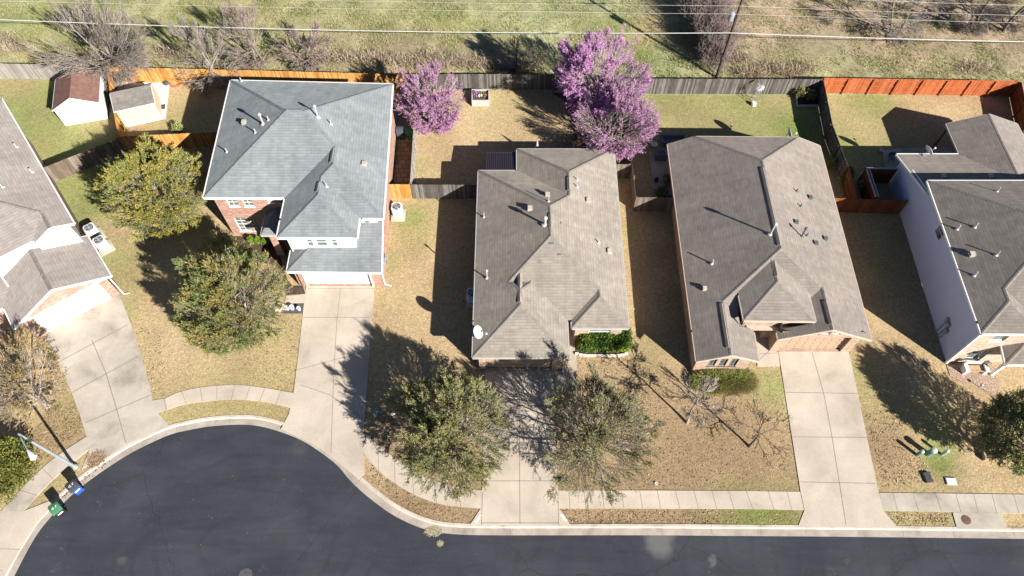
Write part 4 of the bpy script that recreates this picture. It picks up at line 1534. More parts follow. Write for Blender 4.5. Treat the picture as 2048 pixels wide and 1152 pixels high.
walk("pavement", [(331, 797), (350, 787), (400, 775), (470, 770), (530, 776), (587, 786)], [(335, 819), (360, 811), (410, 803), (470, 799), (530, 804), (581, 816)], J(8))
walk("pavement", [(305, 801), (331, 797)], [(312, 827), (335, 819)], [.9], .014, 'old_concrete')
walk("pavement", [(728, 866), (770, 902), (830, 943), (895, 970), (964, 981)], [(724, 903), (760, 944), (820, 985), (885, 1009), (962, 1017)], J(6))
walk("pavement", [(1115.5, 981), (1300, 981), (1480, 982), (1600, 983.5)], [(1117.5, 1017), (1300, 1017), (1480, 1018), (1608, 1020)], J(14))
walk("pavement", [(1757.5, 985.5), (1900, 987), (2048, 989), (2300, 992)], [(1765, 1021), (1900, 1024), (2048, 1027), (2300, 1031)], J(14), .018, 'old_concrete')
walk("pavement", [(173, 873), (110, 915), (60, 960), (2, 1023)], [(178, 899), (140, 930), (100, 965), (47, 1022.5)], J(4), .018, 'old_concrete')
sheet("inlet_slab", [(1905, 1024.5), (2004, 1026), (2013, 1059), (1914, 1057.5)], .024, MT['old_concrete'])
# beds and other ground patches
sheet("mulch_bed", [(463, 473), (520, 474), (556, 470), (558, 505), (575, 560), (600, 588), (572, 590), (545, 530), (500, 520), (470, 500)], .03, MT['mulch'])
sheet("mulch_bed", [(571, 573), (606, 572), (610, 587), (572, 589)], .034, MT['mulch'])
sheet("gravel_bed", [(567, 608), (608, 607), (606, 627), (563, 627)], .02, MT['gravel_dark'])
sheet("gravel_bed", [(1893, 729), (1985, 726), (1998, 752), (2000, 800), (1960, 775), (1925, 765), (1900, 752)], .02, MT['gravel_tan'])
sheet("mulch_bed", [(1148, 655), (1258, 655), (1257, 700), (1245, 711), (1160, 711), (1150, 703)], .025, MT['mulch'])
sheet("tree_bed", [(1105, 186), (1127, 200), (1146, 240), (1150, 300), (1240, 300), (1290, 215), (1275, 190)], .01, MT['mulch'])
sheet("shed_pad", [(230, 164), (340, 160), (331, 237), (255, 254)], .04, concrete_mat("pale_pad_concrete", (.62, .60, .58), (.74, .73, .72), .85))
sheet("patio", [(1298, 303), (1345, 300), (1352, 392), (1307, 393)], .03, MT['old_concrete'])
sheet("patio", [(1765, 302), (1800, 296), (2000, 296), (2000, 345), (1800, 345), (1770, 338)], .03, MT['old_concrete'])
sheet("patio", [(778, 218), (797, 218), (790, 262), (776, 262)], .03, MT['concrete'])
# brick-set path beside the grey house
pv = brick("set_pavers", (.17, .12, .085), (.22, .16, .115), (.27, .20, .15), (.11, .08, .06))
for n in pv.node_tree.nodes:
    if n.type == 'TEX_BRICK':
        n.inputs["Brick Width"].default_value = .55; n.inputs["Row Height"].default_value = .5; n.inputs["Mortar Size"].default_value = .03
sheet("paver_path", [(788, 285), (828, 285), (818, 367), (778, 367)], .02, pv)
# markings and small things lying on the road and kerb
def patch(px, py, w, h, rz, mat, name, z):
    mb = MB(); x, y = a2(px, py); mb.box((x, y, z), (w, h, .008), rz); return mb.build(name, mat)
for px, py, rz in ((956, 1037, .95), (1127, 1035, -.95)):
    tag(patch(px, py, .62, .2, rz, MT['address_paint'], "address_marking", .032), "white painted address panel on the %s flare of the middle driveway" % ("left" if px < 1000 else "right"), "marking")
rs = np.random.RandomState(3)
def pile(name, label, cat, px, py, r, n, mat, z=ZR + .02, asp=1.0, sz=.07):
    x, y = a2(px, py)
    a = rs.rand(n) * 6.283; d = r * np.sqrt(rs.rand(n)) * (.4 + .6 * rs.rand(n))
    P = np.stack([x + d * np.cos(a) * asp, y + d * np.sin(a), z + .035 * np.exp(-(d / r * 2) ** 2) * rs.rand(n)], -1)
    V, F = leaf_quads(P, rs.randn(n, 3) * [1, 1, .1], sz, sz * .7, rs, flat=True)
    return tag(np_obj(name, V, F, mat, origin=(x, y, 0)), label, cat)

# ================================================================== PLANTS
def unit(a):
    return a / np.maximum(np.linalg.norm(a, axis=-1, keepdims=True), 1e-9)


def tubes(P, Rr, sides):
    """P (n,k,3), Rr (n,k) -> quads"""
    n, k, _ = P.shape
    d = unit(P[:, -1] - P[:, 0])
    ref = np.where(np.abs(d[:, 2:3]) < .9, np.array([[0, 0, 1.0]]), np.array([[1.0, 0, 0]]))
    u = unit(np.cross(d, ref)); w = np.cross(d, u)
    ang = np.arange(sides) * 2 * np.pi / sides
    off = u[:, None, None, :] * np.cos(ang)[None, None, :, None] + w[:, None, None, :] * np.sin(ang)[None, None, :, None]
    V = P[:, :, None, :] + off * Rr[:, :, None, None]
    base = (np.arange(n) * k * sides)[:, None, None]
    i = np.arange(k - 1)[None, :, None] * sides
    s = np.arange(sides)[None, None, :]; s2 = (s + 1) % sides
    F = np.stack([base + i + s, base + i + s2, base + i + sides + s2, base + i + sides + s], -1).reshape(-1, 4)
    return V.reshape(-1, 3), F


def leaf_quads(P, D, l, w, rs, shape=.45, flat=False):
    """diamond leaves at P along D"""
    n = len(P)
    D = unit(D)
    r = unit(np.cross(D, rs.randn(n, 3) * ([.25, .25, .25] if flat else [1, 1, 1]) + ([0, 0, 1] if flat else [0, 0, 0])))
    l = l * (.6 + .8 * rs.rand(n, 1)); w = w * (.6 + .8 * rs.rand(n, 1))
    V = np.stack([P, P + D * l * shape + r * w * .5, P + D * l, P + D * l * shape - r * w * .5], 1).reshape(-1, 3)
    F = np.arange(n * 4).reshape(n, 4)
    return V, F


def merge(parts):
    V, F, o = [], [], 0
    for v, f in parts:
        V.append(v); F.append(f + o); o += len(v)
    return np.concatenate(V), np.concatenate(F)


def grow(Pp, Rp, m, t0, L, rs, c, r, up=.3, out=.5, spread=.9, k=4, bend=.15, rad=.55, wig=.05, fill=.92, rag=.35):
    """m children on every parent branch, turned round it by the golden angle and kept about inside the crown ellipsoid (c, r)"""
    n, kp, _ = Pp.shape
    t = t0 + (1 - t0) * (np.arange(m)[None, :] + rs.rand(n, m)) / m
    f = t * (kp - 1); i = np.minimum(f.astype(int), kp - 2); fr = (f - i)[..., None]
    ar = np.arange(n)[:, None]
    S = Pp[ar, i] * (1 - fr) + Pp[ar, i + 1] * fr
    T = unit(Pp[ar, i + 1] - Pp[ar, i])
    r0 = (Rp[ar, i] * (1 - fr[..., 0]) + Rp[ar, i + 1] * fr[..., 0]) * rad
    ref = np.where(np.abs(T[..., 2:3]) < .9, np.array([0, 0, 1.0]), np.array([1.0, 0, 0]))
    u = unit(np.cross(T, ref)); w = np.cross(T, u)
    ang = rs.rand(n, 1) * 6.283 + np.arange(m)[None, :] * 2.39996 + rs.randn(n, m) * .35
    g = u * np.cos(ang)[..., None] + w * np.sin(ang)[..., None]
    o = unit((S - c) / r)
    d = unit(T * (1 - spread * .5) + g * spread + o * out + np.array([0, 0, up]) + rs.randn(n, m, 3) * .12)
    S, d, r0 = S.reshape(-1, 3), d.reshape(-1, 3), r0.reshape(-1)
    a_ = ((d / r) ** 2).sum(-1); b_ = ((S - c) / r * d / r).sum(-1); c_ = (((S - c) / r) ** 2).sum(-1) - 1
    disc = np.maximum(b_ * b_ - a_ * c_, 0)
    ex = np.maximum((-b_ + np.sqrt(disc)) / a_, .3 * L)
    ln = np.minimum(L * (.6 + .8 * rs.rand(len(S))), ex * fill * (1 - rag * .5 + rag * rs.rand(len(S))))
    s = np.linspace(0, 1, k)[None, :, None]
    P = S[:, None] + d[:, None] * s * ln[:, None, None]
    P = P + np.array([0, 0, 1.0]) * (s ** 2) * (bend * ln)[:, None, None]
    P[:, 1:] += rs.randn(len(S), k - 1, 3) * wig * ln[:, None, None]
    Rr = r0[:, None] * np.linspace(1, .35, k)[None]
    return P, Rr


def tree(name, label, base, ctop, r, seed, bark='bark', leaf=None, levels=((7, .35), (6, .25), (7, .2), (6, .1)), trunk_r=.16, fork=.3, twig_r=.012, leaf_n=9, leaf_l=.16, leaf_w=.075,
         up=(.35, .3, .25, .2), out=(.9, .5, .45, .5), spread=(.8, .9, .9, .9), fill=.95, group=None, cat="tree", droop=0.0, leaf_from=.15, leaf_side=.8, min_r=.006, lens=(1.0, .5, .3, .2), stems=1, lean=0.0, twig_leaf_lv=None, ragged=.9, parts=("trunk", "crown")):
    rs = np.random.RandomState(seed)
    base = np.array([base[0], base[1], -.05]); c = np.array(ctop, float); r = np.array(r, float)
    root = thing(name, label, cat, tuple(base), 0, group)
    fk = base + (c - base) * fork
    Ps = []
    for s in range(stems):
        j = rs.randn(3) * [.12, .12, 0] * (3 if stems > 1 else 1)
        e = c + (rs.randn(3) * [.2, .2, .1]) * r * (1.6 if stems > 1 else .3) + np.array([0, 0, r[2] * .45])
        tt = np.linspace(0, 1, 6)[:, None]
        b = base + (j * .5 if stems > 1 else 0)
        mid = fk + j
        P = (1 - tt) ** 2 * b + 2 * tt * (1 - tt) * mid + tt ** 2 * e
        P[1:-1] += rs.randn(4, 3) * .04
        Ps.append(P)
    P = np.stack(Ps); Rr = trunk_r * np.linspace(1, .3, 6)[None] * np.ones((stems, 1))
    Rr[:, 0] *= 1.35
    wood_ = [tubes(P, Rr, 8)]
    lvP, lvR = P, Rr
    twig_parts = []
    size = r.max()
    allP, allR = [P], [Rr]
    for li, (m, t0) in enumerate(levels):
        lvP, lvR = grow(lvP, lvR, m, max(t0, fork * .9) if li == 0 else t0, size * lens[li] * (1.1 if li == 0 else 1), rs, c, r, up[li], out[li], spread[li],
                        k=5 if li < 2 else 4, bend=.12 - droop * (li / 3), rad=.55 if li < 2 else .6, fill=fill, rag=(.55, .45, .5, ragged)[li])
        lvR = np.maximum(lvR, twig_r * (1.0 if li >= 2 else 1.5)); lvR[:, -1] = np.maximum(lvR[:, -1] * .6, min_r)
        (wood_ if li < 2 else twig_parts).append(tubes(lvP, lvR, 6 if li == 0 else (4 if li == 1 else 3)))
        allP.append(lvP); allR.append(lvR)
    V, F = merge(wood_)
    np_obj(parts[0], V, F, MT[bark], root, smooth=True)
    mats, mi = [MT[bark]], []
    V, F = merge(twig_parts)
    mi.append(np.zeros(len(F), int)); pv_ = [(V, F)]
    if leaf is not None:
        mats.append(leaf)
        src = [(lvP, leaf_n)] if twig_leaf_lv is None else [(allP[q], m_) for q, m_ in twig_leaf_lv]
        LP, LD = [], []
        for Q, ln_ in src:
            n, k, _ = Q.shape
            t = leaf_from + (1 - leaf_from) * rs.rand(n, ln_)
            f = t * (k - 1); i = np.minimum(f.astype(int), k - 2); fr = (f - i)[..., None]; ar = np.arange(n)[:, None]
            S = Q[ar, i] * (1 - fr) + Q[ar, i + 1] * fr
            T = unit(Q[ar, i + 1] - Q[ar, i])
            LP.append((S + rs.randn(n, ln_, 3) * .03).reshape(-1, 3)); LD.append((T + rs.randn(n, ln_, 3) * leaf_side).reshape(-1, 3))
        Vl, Fl = leaf_quads(np.concatenate(LP), np.concatenate(LD), leaf_l, leaf_w, rs)
        pv_.append((Vl, Fl)); mi.append(np.ones(len(Fl), int))
    V, F = merge(pv_)
    np_obj(parts[1], V, F, mats, root, midx=np.concatenate(mi))
    return root


LF = {
 'gold': leafmat("gold_green_leaves", [(0, (0.094, 0.125, 0.035)), (.35, (0.205, 0.250, 0.058)), (.7, (0.330, 0.359, 0.098)), (1, (0.472, 0.417, 0.117))], [(0, (0.173, 0.183, 0.039)), (.4, (0.378, 0.351, 0.069)), (.75, (0.565, 0.484, 0.087)), (1, (0.629, 0.417, 0.117))], .3, .75),
 'bronze': leafmat("bronze_green_leaves", [(0, (0.078, 0.119, 0.036)), (.4, (0.179, 0.239, 0.072)), (.8, (0.296, 0.341, 0.117)), (1, (0.406, 0.375, 0.144))], [(0, (0.156, 0.170, 0.045)), (.4, (0.343, 0.307, 0.081)), (.8, (0.484, 0.375, 0.108)), (1, (0.530, 0.324, 0.126))], .3, .75),
 'olive': leafmat("olive_leaves", [(0, (0.089, 0.111, 0.049)), (.4, (0.190, 0.220, 0.086)), (.8, (0.344, 0.348, 0.149)), (1, (0.508, 0.464, 0.243))], [(0, (0.153, 0.174, 0.054)), (.5, (0.356, 0.360, 0.122)), (1, (0.610, 0.510, 0.216))], .3, .7),
 'brown': leafmat("brown_olive_leaves", [(0, (0.104, 0.104, 0.046)), (.4, (0.218, 0.218, 0.090)), (.8, (0.361, 0.335, 0.141)), (1, (0.567, 0.438, 0.218))], [(0, (0.129, 0.154, 0.052)), (.5, (0.297, 0.335, 0.104)), (1, (0.490, 0.463, 0.154))], .3, .7),
 'dark': leafmat("dark_glossy_leaves", [(0, (0.104, 0.151, 0.054)), (.5, (0.236, 0.286, 0.101)), (.85, (0.443, 0.496, 0.172)), (1, (0.771, 0.647, 0.273))], None, .2),
 'autumn': leafmat("yellowing_leaves", [(0, (0.122, 0.104, 0.035)), (.4, (0.255, 0.201, 0.052)), (.8, (0.401, 0.292, 0.068)), (1, (0.462, 0.231, 0.103))], None, .3),
 'hedge': leafmat("clipped_hedge_leaves", [(0, (0.025, 0.056, 0.015)), (.5, (0.056, 0.125, 0.025)), (.9, (0.100, 0.200, 0.037)), (1, (0.200, 0.300, 0.062))], [(0, (0.075, 0.125, 0.019)), (.5, (0.175, 0.250, 0.031)), (1, (0.300, 0.375, 0.062))], .3, .9),
 'lime': leafmat("yellow_green_leaves", [(0, (0.092, 0.117, 0.020)), (.5, (0.202, 0.217, 0.046)), (1, (0.330, 0.301, 0.082))], [(0, (0.046, 0.075, 0.015)), (.5, (0.110, 0.151, 0.031)), (1, (0.202, 0.217, 0.051))], .3, .9),
 'bright': leafmat("bright_green_leaves", [(0, (.10, .20, .015)), (.6, (.2, .34, .03)), (1, (.32, .44, .06))], None, .3),
 'grassy': leafmat("arching_grass_blades", [(0, (0.130, 0.155, 0.031)), (.4, (0.244, 0.291, 0.062)), (.8, (0.357, 0.382, 0.109)), (1, (0.325, 0.237, 0.094))], [(0, (0.163, 0.137, 0.062)), (.5, (0.276, 0.228, 0.102)), (1, (0.390, 0.346, 0.140))], .25, .5),
 'blossom': leafmat("redbud_blossom", [(0, (0.465, 0.142, 0.459)), (.4, (0.661, 0.251, 0.639)), (.8, (0.807, 0.415, 0.784)), (1, (0.807, 0.547, 0.850))], None, .3, .75),
 'blossom_pale': leafmat("pale_redbud_blossom", [(0, (0.422, 0.151, 0.383)), (.4, (0.600, 0.255, 0.543)), (.8, (0.741, 0.395, 0.667)), (1, (0.807, 0.521, 0.740))], None, .3, .75),
 'field': leafmat("field_grass_blades", [(0, (0.215, 0.229, 0.077)), (.35, (0.337, 0.337, 0.129)), (.7, (0.444, 0.398, 0.200)), (1, (0.605, 0.498, 0.309))], [(0, (0.121, 0.175, 0.039)), (.5, (0.229, 0.290, 0.072)), (1, (0.404, 0.404, 0.154))], .25, .25),
 'deadgrass': leafmat("dead_grass_blades", [(0, (0.253, 0.190, 0.127)), (.5, (0.414, 0.328, 0.230)), (1, (0.575, 0.483, 0.368))], None, .25),
 'rust': leafmat("rusty_flower", [(0, (.14, .07, .03)), (.5, (.28, .16, .05)), (.8, (.30, .22, .05)), (1, (.75, .72, .70))], None, .2),
}

ga = lambda px, py, h: at(px, py, h)
def under_c(c, dx=0, dy=0): return (c[0] + dx, c[1] + dy)
shade = dict(levels=((18, .2), (8, .15), (7, .15), (5, .12)), trunk_r=.17, fork=.3, lens=(1.05, .55, .38, .32), up=(.4, .4, .35, .3), out=(.3, .4, .6, 1.0), spread=(1.0, .95, .8, .5), fill=.9, twig_r=.011, min_r=.007)
SH = dict(group="shade trees in the front yards", leaf_side=.45, leaf_from=.05)
def lv(a, b): return dict(SH, twig_leaf_lv=((4, a), (3, b)))
c = ga(312, 388, 3.7)
tree("shade_tree", "gold and green tree behind the left house's condensers, beside the orange fence", under_c(c, .3, .3), c, (3.9, 3.75, 2.9), 5, 'bark_pale', LF['gold'], leaf_l=.16, leaf_w=.045, **lv(15, 7), **shade)
c = ga(470, 602, 3.7)
tree("shade_tree", "bronze-tinged green tree in front of the red brick house's entrance", under_c(c, .5, -.8), c, (3.95, 3.85, 2.9), 8, 'bark_pale', LF['bronze'], leaf_l=.16, leaf_w=.045, **lv(15, 7), **shade)
c = ga(905, 866, 2.75)
tree("shade_tree", "dense olive-green feathery tree left of the middle driveway", under_c(c, .1, -.2), c, (3.75, 4.1, 2.15), 12, 'bark_pale', LF['olive'], leaf_l=.16, leaf_w=.035, droop=.1, **lv(14, 6), **shade)
c = ga(1188, 876, 3.2)
tree("shade_tree", "thinner brownish twiggy tree right of the middle driveway", under_c(c, .2, -.2), c, (3.65, 4.0, 2.4), 17, 'bark_pale', LF['brown'], leaf_l=.14, leaf_w=.035, droop=.08, **lv(7, 3), **shade)
c = ga(2058, 868, 3.0)
tree("shade_tree", "dark-leaved tree at the right edge above a timber planter", under_c(c, -1.3, -.5), c, (2.8, 2.8, 2.3), 21, 'bark', LF['dark'], leaf_l=.15, leaf_w=.055, **dict(lv(5, 2), ragged=1.2), **shade)
c = ga(38, 775, 3.4)
tree("shade_tree", "half-bare yellowing tree beside the far left driveway", under_c(c), c, (2.9, 3.0, 2.3), 25, 'bark_pale', LF['autumn'], leaf_l=.13, leaf_w=.06, **lv(4, 2), **dict(shade, levels=((12, .2), (7, .25), (6, .2), (4, .12))))

# shrubs
def shrub(name, label, c, r, seed, leaf, n=4200, l=.14, w=.07, spike=.0, group=None, cat="shrub", stem=True):
    rs = np.random.RandomState(seed)
    root = thing(name, label, cat, (c[0], c[1], 0), 0, group)
    c = np.array(c, float); r = np.array(r, float)
    d = unit(rs.randn(n, 3)); d[:, 2] = np.where(d[:, 2] < -.5, -d[:, 2], d[:, 2])
    lump = 1 + .22 * np.sin(d[:, 0] * 5 + seed) * np.cos(d[:, 1] * 6 + seed * 2) + .12 * np.sin(d[:, 2] * 9 + d[:, 0] * 7)
    rad = (.45 + .55 * rs.rand(n) ** .45) * lump
    P = c + d * rad[:, None] * r
    P[:, 2] = np.maximum(P[:, 2], .05)
    D = d + rs.randn(n, 3) * (.9 - spike) + np.array([0, 0, .25])
    V, F = leaf_quads(P, D, l * (1 + spike), w, rs)
    np_obj("foliage", V, F, leaf, root)
    m = 26
    b = np.array([c[0], c[1], 0.0]) + rs.randn(m, 3) * [.12, .12, 0]
    e = c + unit(rs.randn(m, 3)) * r * .75; e[:, 2] = np.maximum(e[:, 2], .3)
    s = np.linspace(0, 1, 3)[None, :, None]
    Pt = b[:, None] * (1 - s) + e[:, None] * s; Pt[:, 1, 2] += .1
    V, F = tubes(Pt, np.full((m, 3), .018) * np.array([1.4, 1, .5]), 4)
    np_obj("stem", V, F, MT['bark'], root)
    return root
c = ga(445, 508, 1.5)
shrub("evergreen_shrub", "grey-green spiky shrub between the bronze tree and the red brick wall", c, (1.55, 1.5, 1.35), 31, LF['olive'], 4200, .2, .045, .55)
c = ga(12, 935, 1.0)
shrub("broad_shrub", "large yellow-green shrub under the street lamp", c, (1.75, 2.2, 1.1), 33, LF['lime'], 9000, .15, .1)
for k, (px, py) in enumerate(((502, 480), (516, 481), (530, 482))):
    c = ga(px, py, .35)
    shrub("small_shrub", "%s of the three small bright green shrubs below the brick front window" % ("leftmost", "middle", "rightmost")[k], c, (.25, .25, .32), 40 + k, LF['bright'], 500, .11, .06, group="bright green shrubs under the window")
for k, (px, py, h, lab) in enumerate(((1697, 345, .5, "pale flowering plant at the foot of the side fence by the gabled house"), (1660, 325, .4, "small plant in the shaded strip between the gabled house and the side fence"), (1688, 362, .5, "dark plant beside the orange lower end of the side fence"), (1338, 360, .5, "dark potted plant on the shaded patio of the gabled house"), (1322, 385, .45, "low dark plant at the patio corner near the fence"),
        (1730, 372, .6, "dark shrub in front of the timber screen by the white side wall"), (1600, 186, .5, "leafy plant in the raised bed in the fence corner"), (1620, 190, .5, "second leafy plant in the raised bed against the side fence"), (356, 258, .4, "dark low plant in the shade by the short orange fence end"))):
    c = ga(px, py, h)
    shrub("potted_plant" if k == 3 else "small_shrub", lab, c, (.5, .5, .5), 50 + k, LF['dark'] if k not in (0, 6, 7) else LF['olive'], 900, .14, .07, cat="plant")

def hedge(name, label, px, z, seed, leaf, n, l, w):
    """clipped hedge over a pixel rectangle (foot outline)"""
    rs = np.random.RandomState(seed)
    pts = np.array([a2(*p) for p in px]); x0, y0 = pts.min(0); x1, y1 = pts.max(0)
    cx, cy, hx, hy = (x0 + x1) / 2, (y0 + y1) / 2, (x1 - x0) / 2, (y1 - y0) / 2
    root = thing(name, label, "hedge", (cx, cy, 0))
    mb = MB()
    for k in range(60):
        x, y = cx + (rs.rand() * 2 - 1) * hx * .85, cy + (rs.rand() * 2 - 1) * hy * .8
        mb.tube([(x, y, 0), (x + rs.randn() * .15, y + rs.randn() * .15, z * .85)], .015, 4)
    mb.build("stem", MT['bark'], root)
    q = rs.rand(n, 3) * 2 - 1
    ax = rs.randint(0, 5, n)
    sh = 1 - .28 * rs.rand(n) ** 1.5
    q[ax == 0, 2] = 1; q[ax == 1, 2] = 1; q[ax == 2, 1] = -1; q[ax == 3, 0] = np.sign(q[ax == 3, 0]); q[ax == 4, 1] = np.sign(q[ax == 4, 1])
    rr = (np.abs(q) ** 5).sum(1) ** (1 / 5)
    q = q / np.maximum(rr, 1)[:, None] * sh[:, None]
    lump = .06 * np.sin(q[:, 0] * 9 + 1) + .05 * np.sin(q[:, 0] * 23 + q[:, 1] * 11)
    P = np.stack([cx + q[:, 0] * (hx + lump), cy + q[:, 1] * (hy + lump), z * .5 + q[:, 2] * (z * .5) + lump], -1)
    P[:, 2] = np.maximum(P[:, 2], .04)
    V, F = leaf_quads(P, q * [1, 1, 1.3] + rs.randn(n, 3) * .9, l, w, rs)
    np_obj("foliage", V, F, leaf, root)
    return root
hedge("clipped_hedge", "clipped green hedge under the window right of the middle house's entrance", [(1152, 664), (1258, 664), (1258, 706), (1152, 706)], 1.25, 60, LF['hedge'], 11000, .13, .085)

def grass_mound(label, px, seed, n=9000):
    rs = np.random.RandomState(seed)
    pts = np.array([a2(*p) for p in px]); x0, y0 = pts.min(0); x1, y1 = pts.max(0)
    cx, cy, hx, hy = (x0 + x1) / 2, (y0 + y1) / 2, (x1 - x0) / 2, (y1 - y0) / 2
    root = thing("ornamental_grass", label, "plant", (cx, cy, 0))
    q = rs.rand(n * 2, 2) * 2 - 1
    q = q[(np.abs(q) ** 3).sum(1) < 1][:n]; n = len(q)
    b = np.stack([cx + q[:, 0] * hx * .85, cy + q[:, 1] * hy * .75, np.zeros(n)], -1)
    edge_ = (np.abs(q) ** 3).sum(1)
    d = unit(np.stack([q[:, 0] * .5 + rs.randn(n) * .4, q[:, 1] * .6 + rs.randn(n) * .4, 1.1 - .5 * edge_], -1))
    l = .55 + .5 * rs.rand(n) * (1.15 - edge_)
    m = b + d * (l * .6)[:, None]; t = b + d * l[:, None] + np.stack([d[:, 0], d[:, 1], -.3 * np.ones(n)], -1) * (l * .45)[:, None]
    s = unit(np.cross(d, rs.randn(n, 3))) * .016
    V = np.stack([b - s, b + s, m + s, m - s, t], 1)
    o = np.arange(n)[:, None] * 5
    F = np.concatenate([o + np.array([0, 1, 2, 3])])
    F2 = np.concatenate([o + np.array([3, 2, 4, 4])])
    V = np.stack([b - s, b + s, m + s, m - s, m - s, m + s, t + s * .3, t - s * .3], 1).reshape(-1, 3)
    o = np.arange(n)[:, None] * 8
    F = np.concatenate([o + np.array([0, 1, 2, 3]), o + np.array([4, 5, 6, 7])])
    np_obj("blade", V, F, LF['grassy'], root)
    return root
grass_mound("wide mound of arching olive-brown grass under three gable windows", [(1386, 748), (1506, 748), (1506, 780), (1386, 780)], 71, 12000)

# redbuds
rb = dict(levels=((13, .1), (7, .2), (6, .15), (4, .15)), trunk_r=.12, fork=.22, twig_r=.013, min_r=.009, leaf_n=7, leaf_l=.07, leaf_w=.055, up=(.4, .4, .4, .35), out=(.7, .6, .7, .8), spread=(.8, .65, .6, .5), lens=(1.1, .62, .45, .32), leaf_from=.1, leaf_side=1.3, stems=3, fill=1.0)
c = ga(864, 202, 3.0)
tree("redbud_tree", "smaller purple-blossomed tree in the corner left of the raised planter", a2(883, 257), c, (2.8, 2.35, 2.2), 81, 'bark_pale', LF['blossom_pale'], group="redbuds in blossom", **rb)
c = ga(1210, 155, 4.2)
tree("redbud_tree", "tallest, brightest purple-blossomed tree rising over the back fence", a2(1228, 232), c, (3.7, 3.3, 3.0), 84, 'bark_pale', LF['blossom'], group="redbuds in blossom", **dict(rb, leaf_n=16))
c = ga(1228, 250, 3.3)
tree("redbud_tree", "paler purple-blossomed tree behind the right rear corner of the middle house", a2(1222, 296), c, (3.3, 3.0, 2.5), 87, 'bark_pale', LF['blossom_pale'], group="redbuds in blossom", **dict(rb, leaf_n=9))

# bare trees
bare = dict(levels=((9, .1), (6, .2), (5, .2), (4, .2)), trunk_r=.13, fork=.2, twig_r=.013, min_r=.008, up=(.35, .3, .3, .3), out=(.8, .7, .8, .9), spread=(.8, .65, .6, .5), lens=(1.15, .65, .5, .36), stems=2, fill=1.0)
def baretree(label, basepx, cpx, h, r, seed, bark='bark_pale', group="bare trees behind the fences", **kw):
    c = ga(cpx[0], cpx[1], h)
    return tree("bare_tree", label, a2(*basepx), c, r, seed, bark, None, group=group, parts=("trunk", "twig"), **dict(bare, **kw))
baretree("widest bare tree, spreading behind the white shed", (222, 150), (182, 92), 3.4, (4.7, 3.3, 2.7), 101, trunk_r=.17, stems=3, levels=((10, .1), (7, .2), (6, .15), (4, .2)))
baretree("bare tree inside the orange fence, next to a round brick-edged bed", (432, 168), (408, 112), 3.2, (3.7, 2.7, 2.3), 102)
baretree("tan bare tree behind the orange fence, above the left end of the blue-grey roof", (522, 132), (515, 78), 3.0, (3.0, 2.9, 2.4), 103, bark='bark_pink')
baretree("small bare tree behind the orange fence, above the middle of the blue-grey roof", (612, 134), (612, 92), 2.4, (2.2, 2.0, 1.8), 104, bark='bark_pink')
baretree("bare sapling against the grey back fence, left of the tallest redbud", (1028, 142), (1030, 112), 1.6, (1.8, 1.3, 1.3), 105, bark='bark', levels=((7, .1), (5, .2), (3, .2), (2, .2)))
baretree("bare pale-limbed tree at the far top right, left of the other two there", (1782, 66), (1800, 2), 3.4, (3.4, 3.2, 2.6), 106)
baretree("dark-trunked bare tree at the top right, middle of three", (1941, 57), (1965, -15), 3.8, (3.0, 3.0, 2.8), 107, bark='bark', trunk_r=.2)
baretree("dark-trunked bare tree in the top right corner", (2011, 62), (2045, -8), 3.8, (2.8, 2.8, 2.8), 108, bark='bark', trunk_r=.2)
fb = dict(stems=1, trunk_r=.085, fork=.5, levels=((10, .45), (6, .25), (5, .15), (4, .2)), twig_r=.013)
baretree("pale twiggy young bare tree in front of the grass mound", (1374, 846), (1398, 795), 3.6, (1.65, 1.55, 1.4), 109, bark='bark_pale', group="young bare trees on the front lawn", **fb)
baretree("sparse dark young bare tree beside the right-hand driveway", (1498, 893), (1527, 855), 2.6, (2.0, 1.9, 1.2), 110, bark='bark_dark', group="young bare trees on the front lawn", **dict(fb, levels=((8, .5), (4, .25), (3, .2), (2, .2)), twig_r=.012))
# hedgerow of bare brush running away behind the fence
rs = np.random.RandomState(120)
hx0, hy0 = a2(1428, 150); hx1, hy1 = a2(1404, -40)
root = thing("bare_thicket", "long strip of bare pinkish brush running back from the fence beside the utility pole", "thicket", (hx0, hy0 + 6, 0))
n = 300
tt = rs.rand(n)
B = np.stack([hx0 + (hx1 - hx0) * tt + rs.randn(n) * .55 * (1 + tt), hy0 + (hy1 - hy0) * tt, np.zeros(n)], -1)
E_ = B + np.stack([rs.randn(n) * .7, rs.randn(n) * .6, 2.1 + 1.5 * rs.rand(n) * (.4 + tt * .8)], -1)
s = np.linspace(0, 1, 5)[None, :, None]
P = B[:, None] * (1 - s) + E_[:, None] * s; P[:, 1:] += rs.randn(n, 4, 3) * .08
Rr = np.full((n, 5), .022) * np.linspace(1.3, .5, 5)
parts_ = [tubes(P, Rr, 4)]
for m in (7, 6):
    c0 = P.mean((0, 1))
    P, Rr = grow(P, Rr, m, .25, .95 if m == 7 else .55, rs, c0, np.array([40, 60, 40.]), .35, 0, .9, k=4, wig=.07)
    Rr = np.maximum(Rr, .011)
    parts_.append(tubes(P, Rr, 3))
V, F = merge(parts_)
np_obj("twig", V, F, MT['bark_pink'], root)

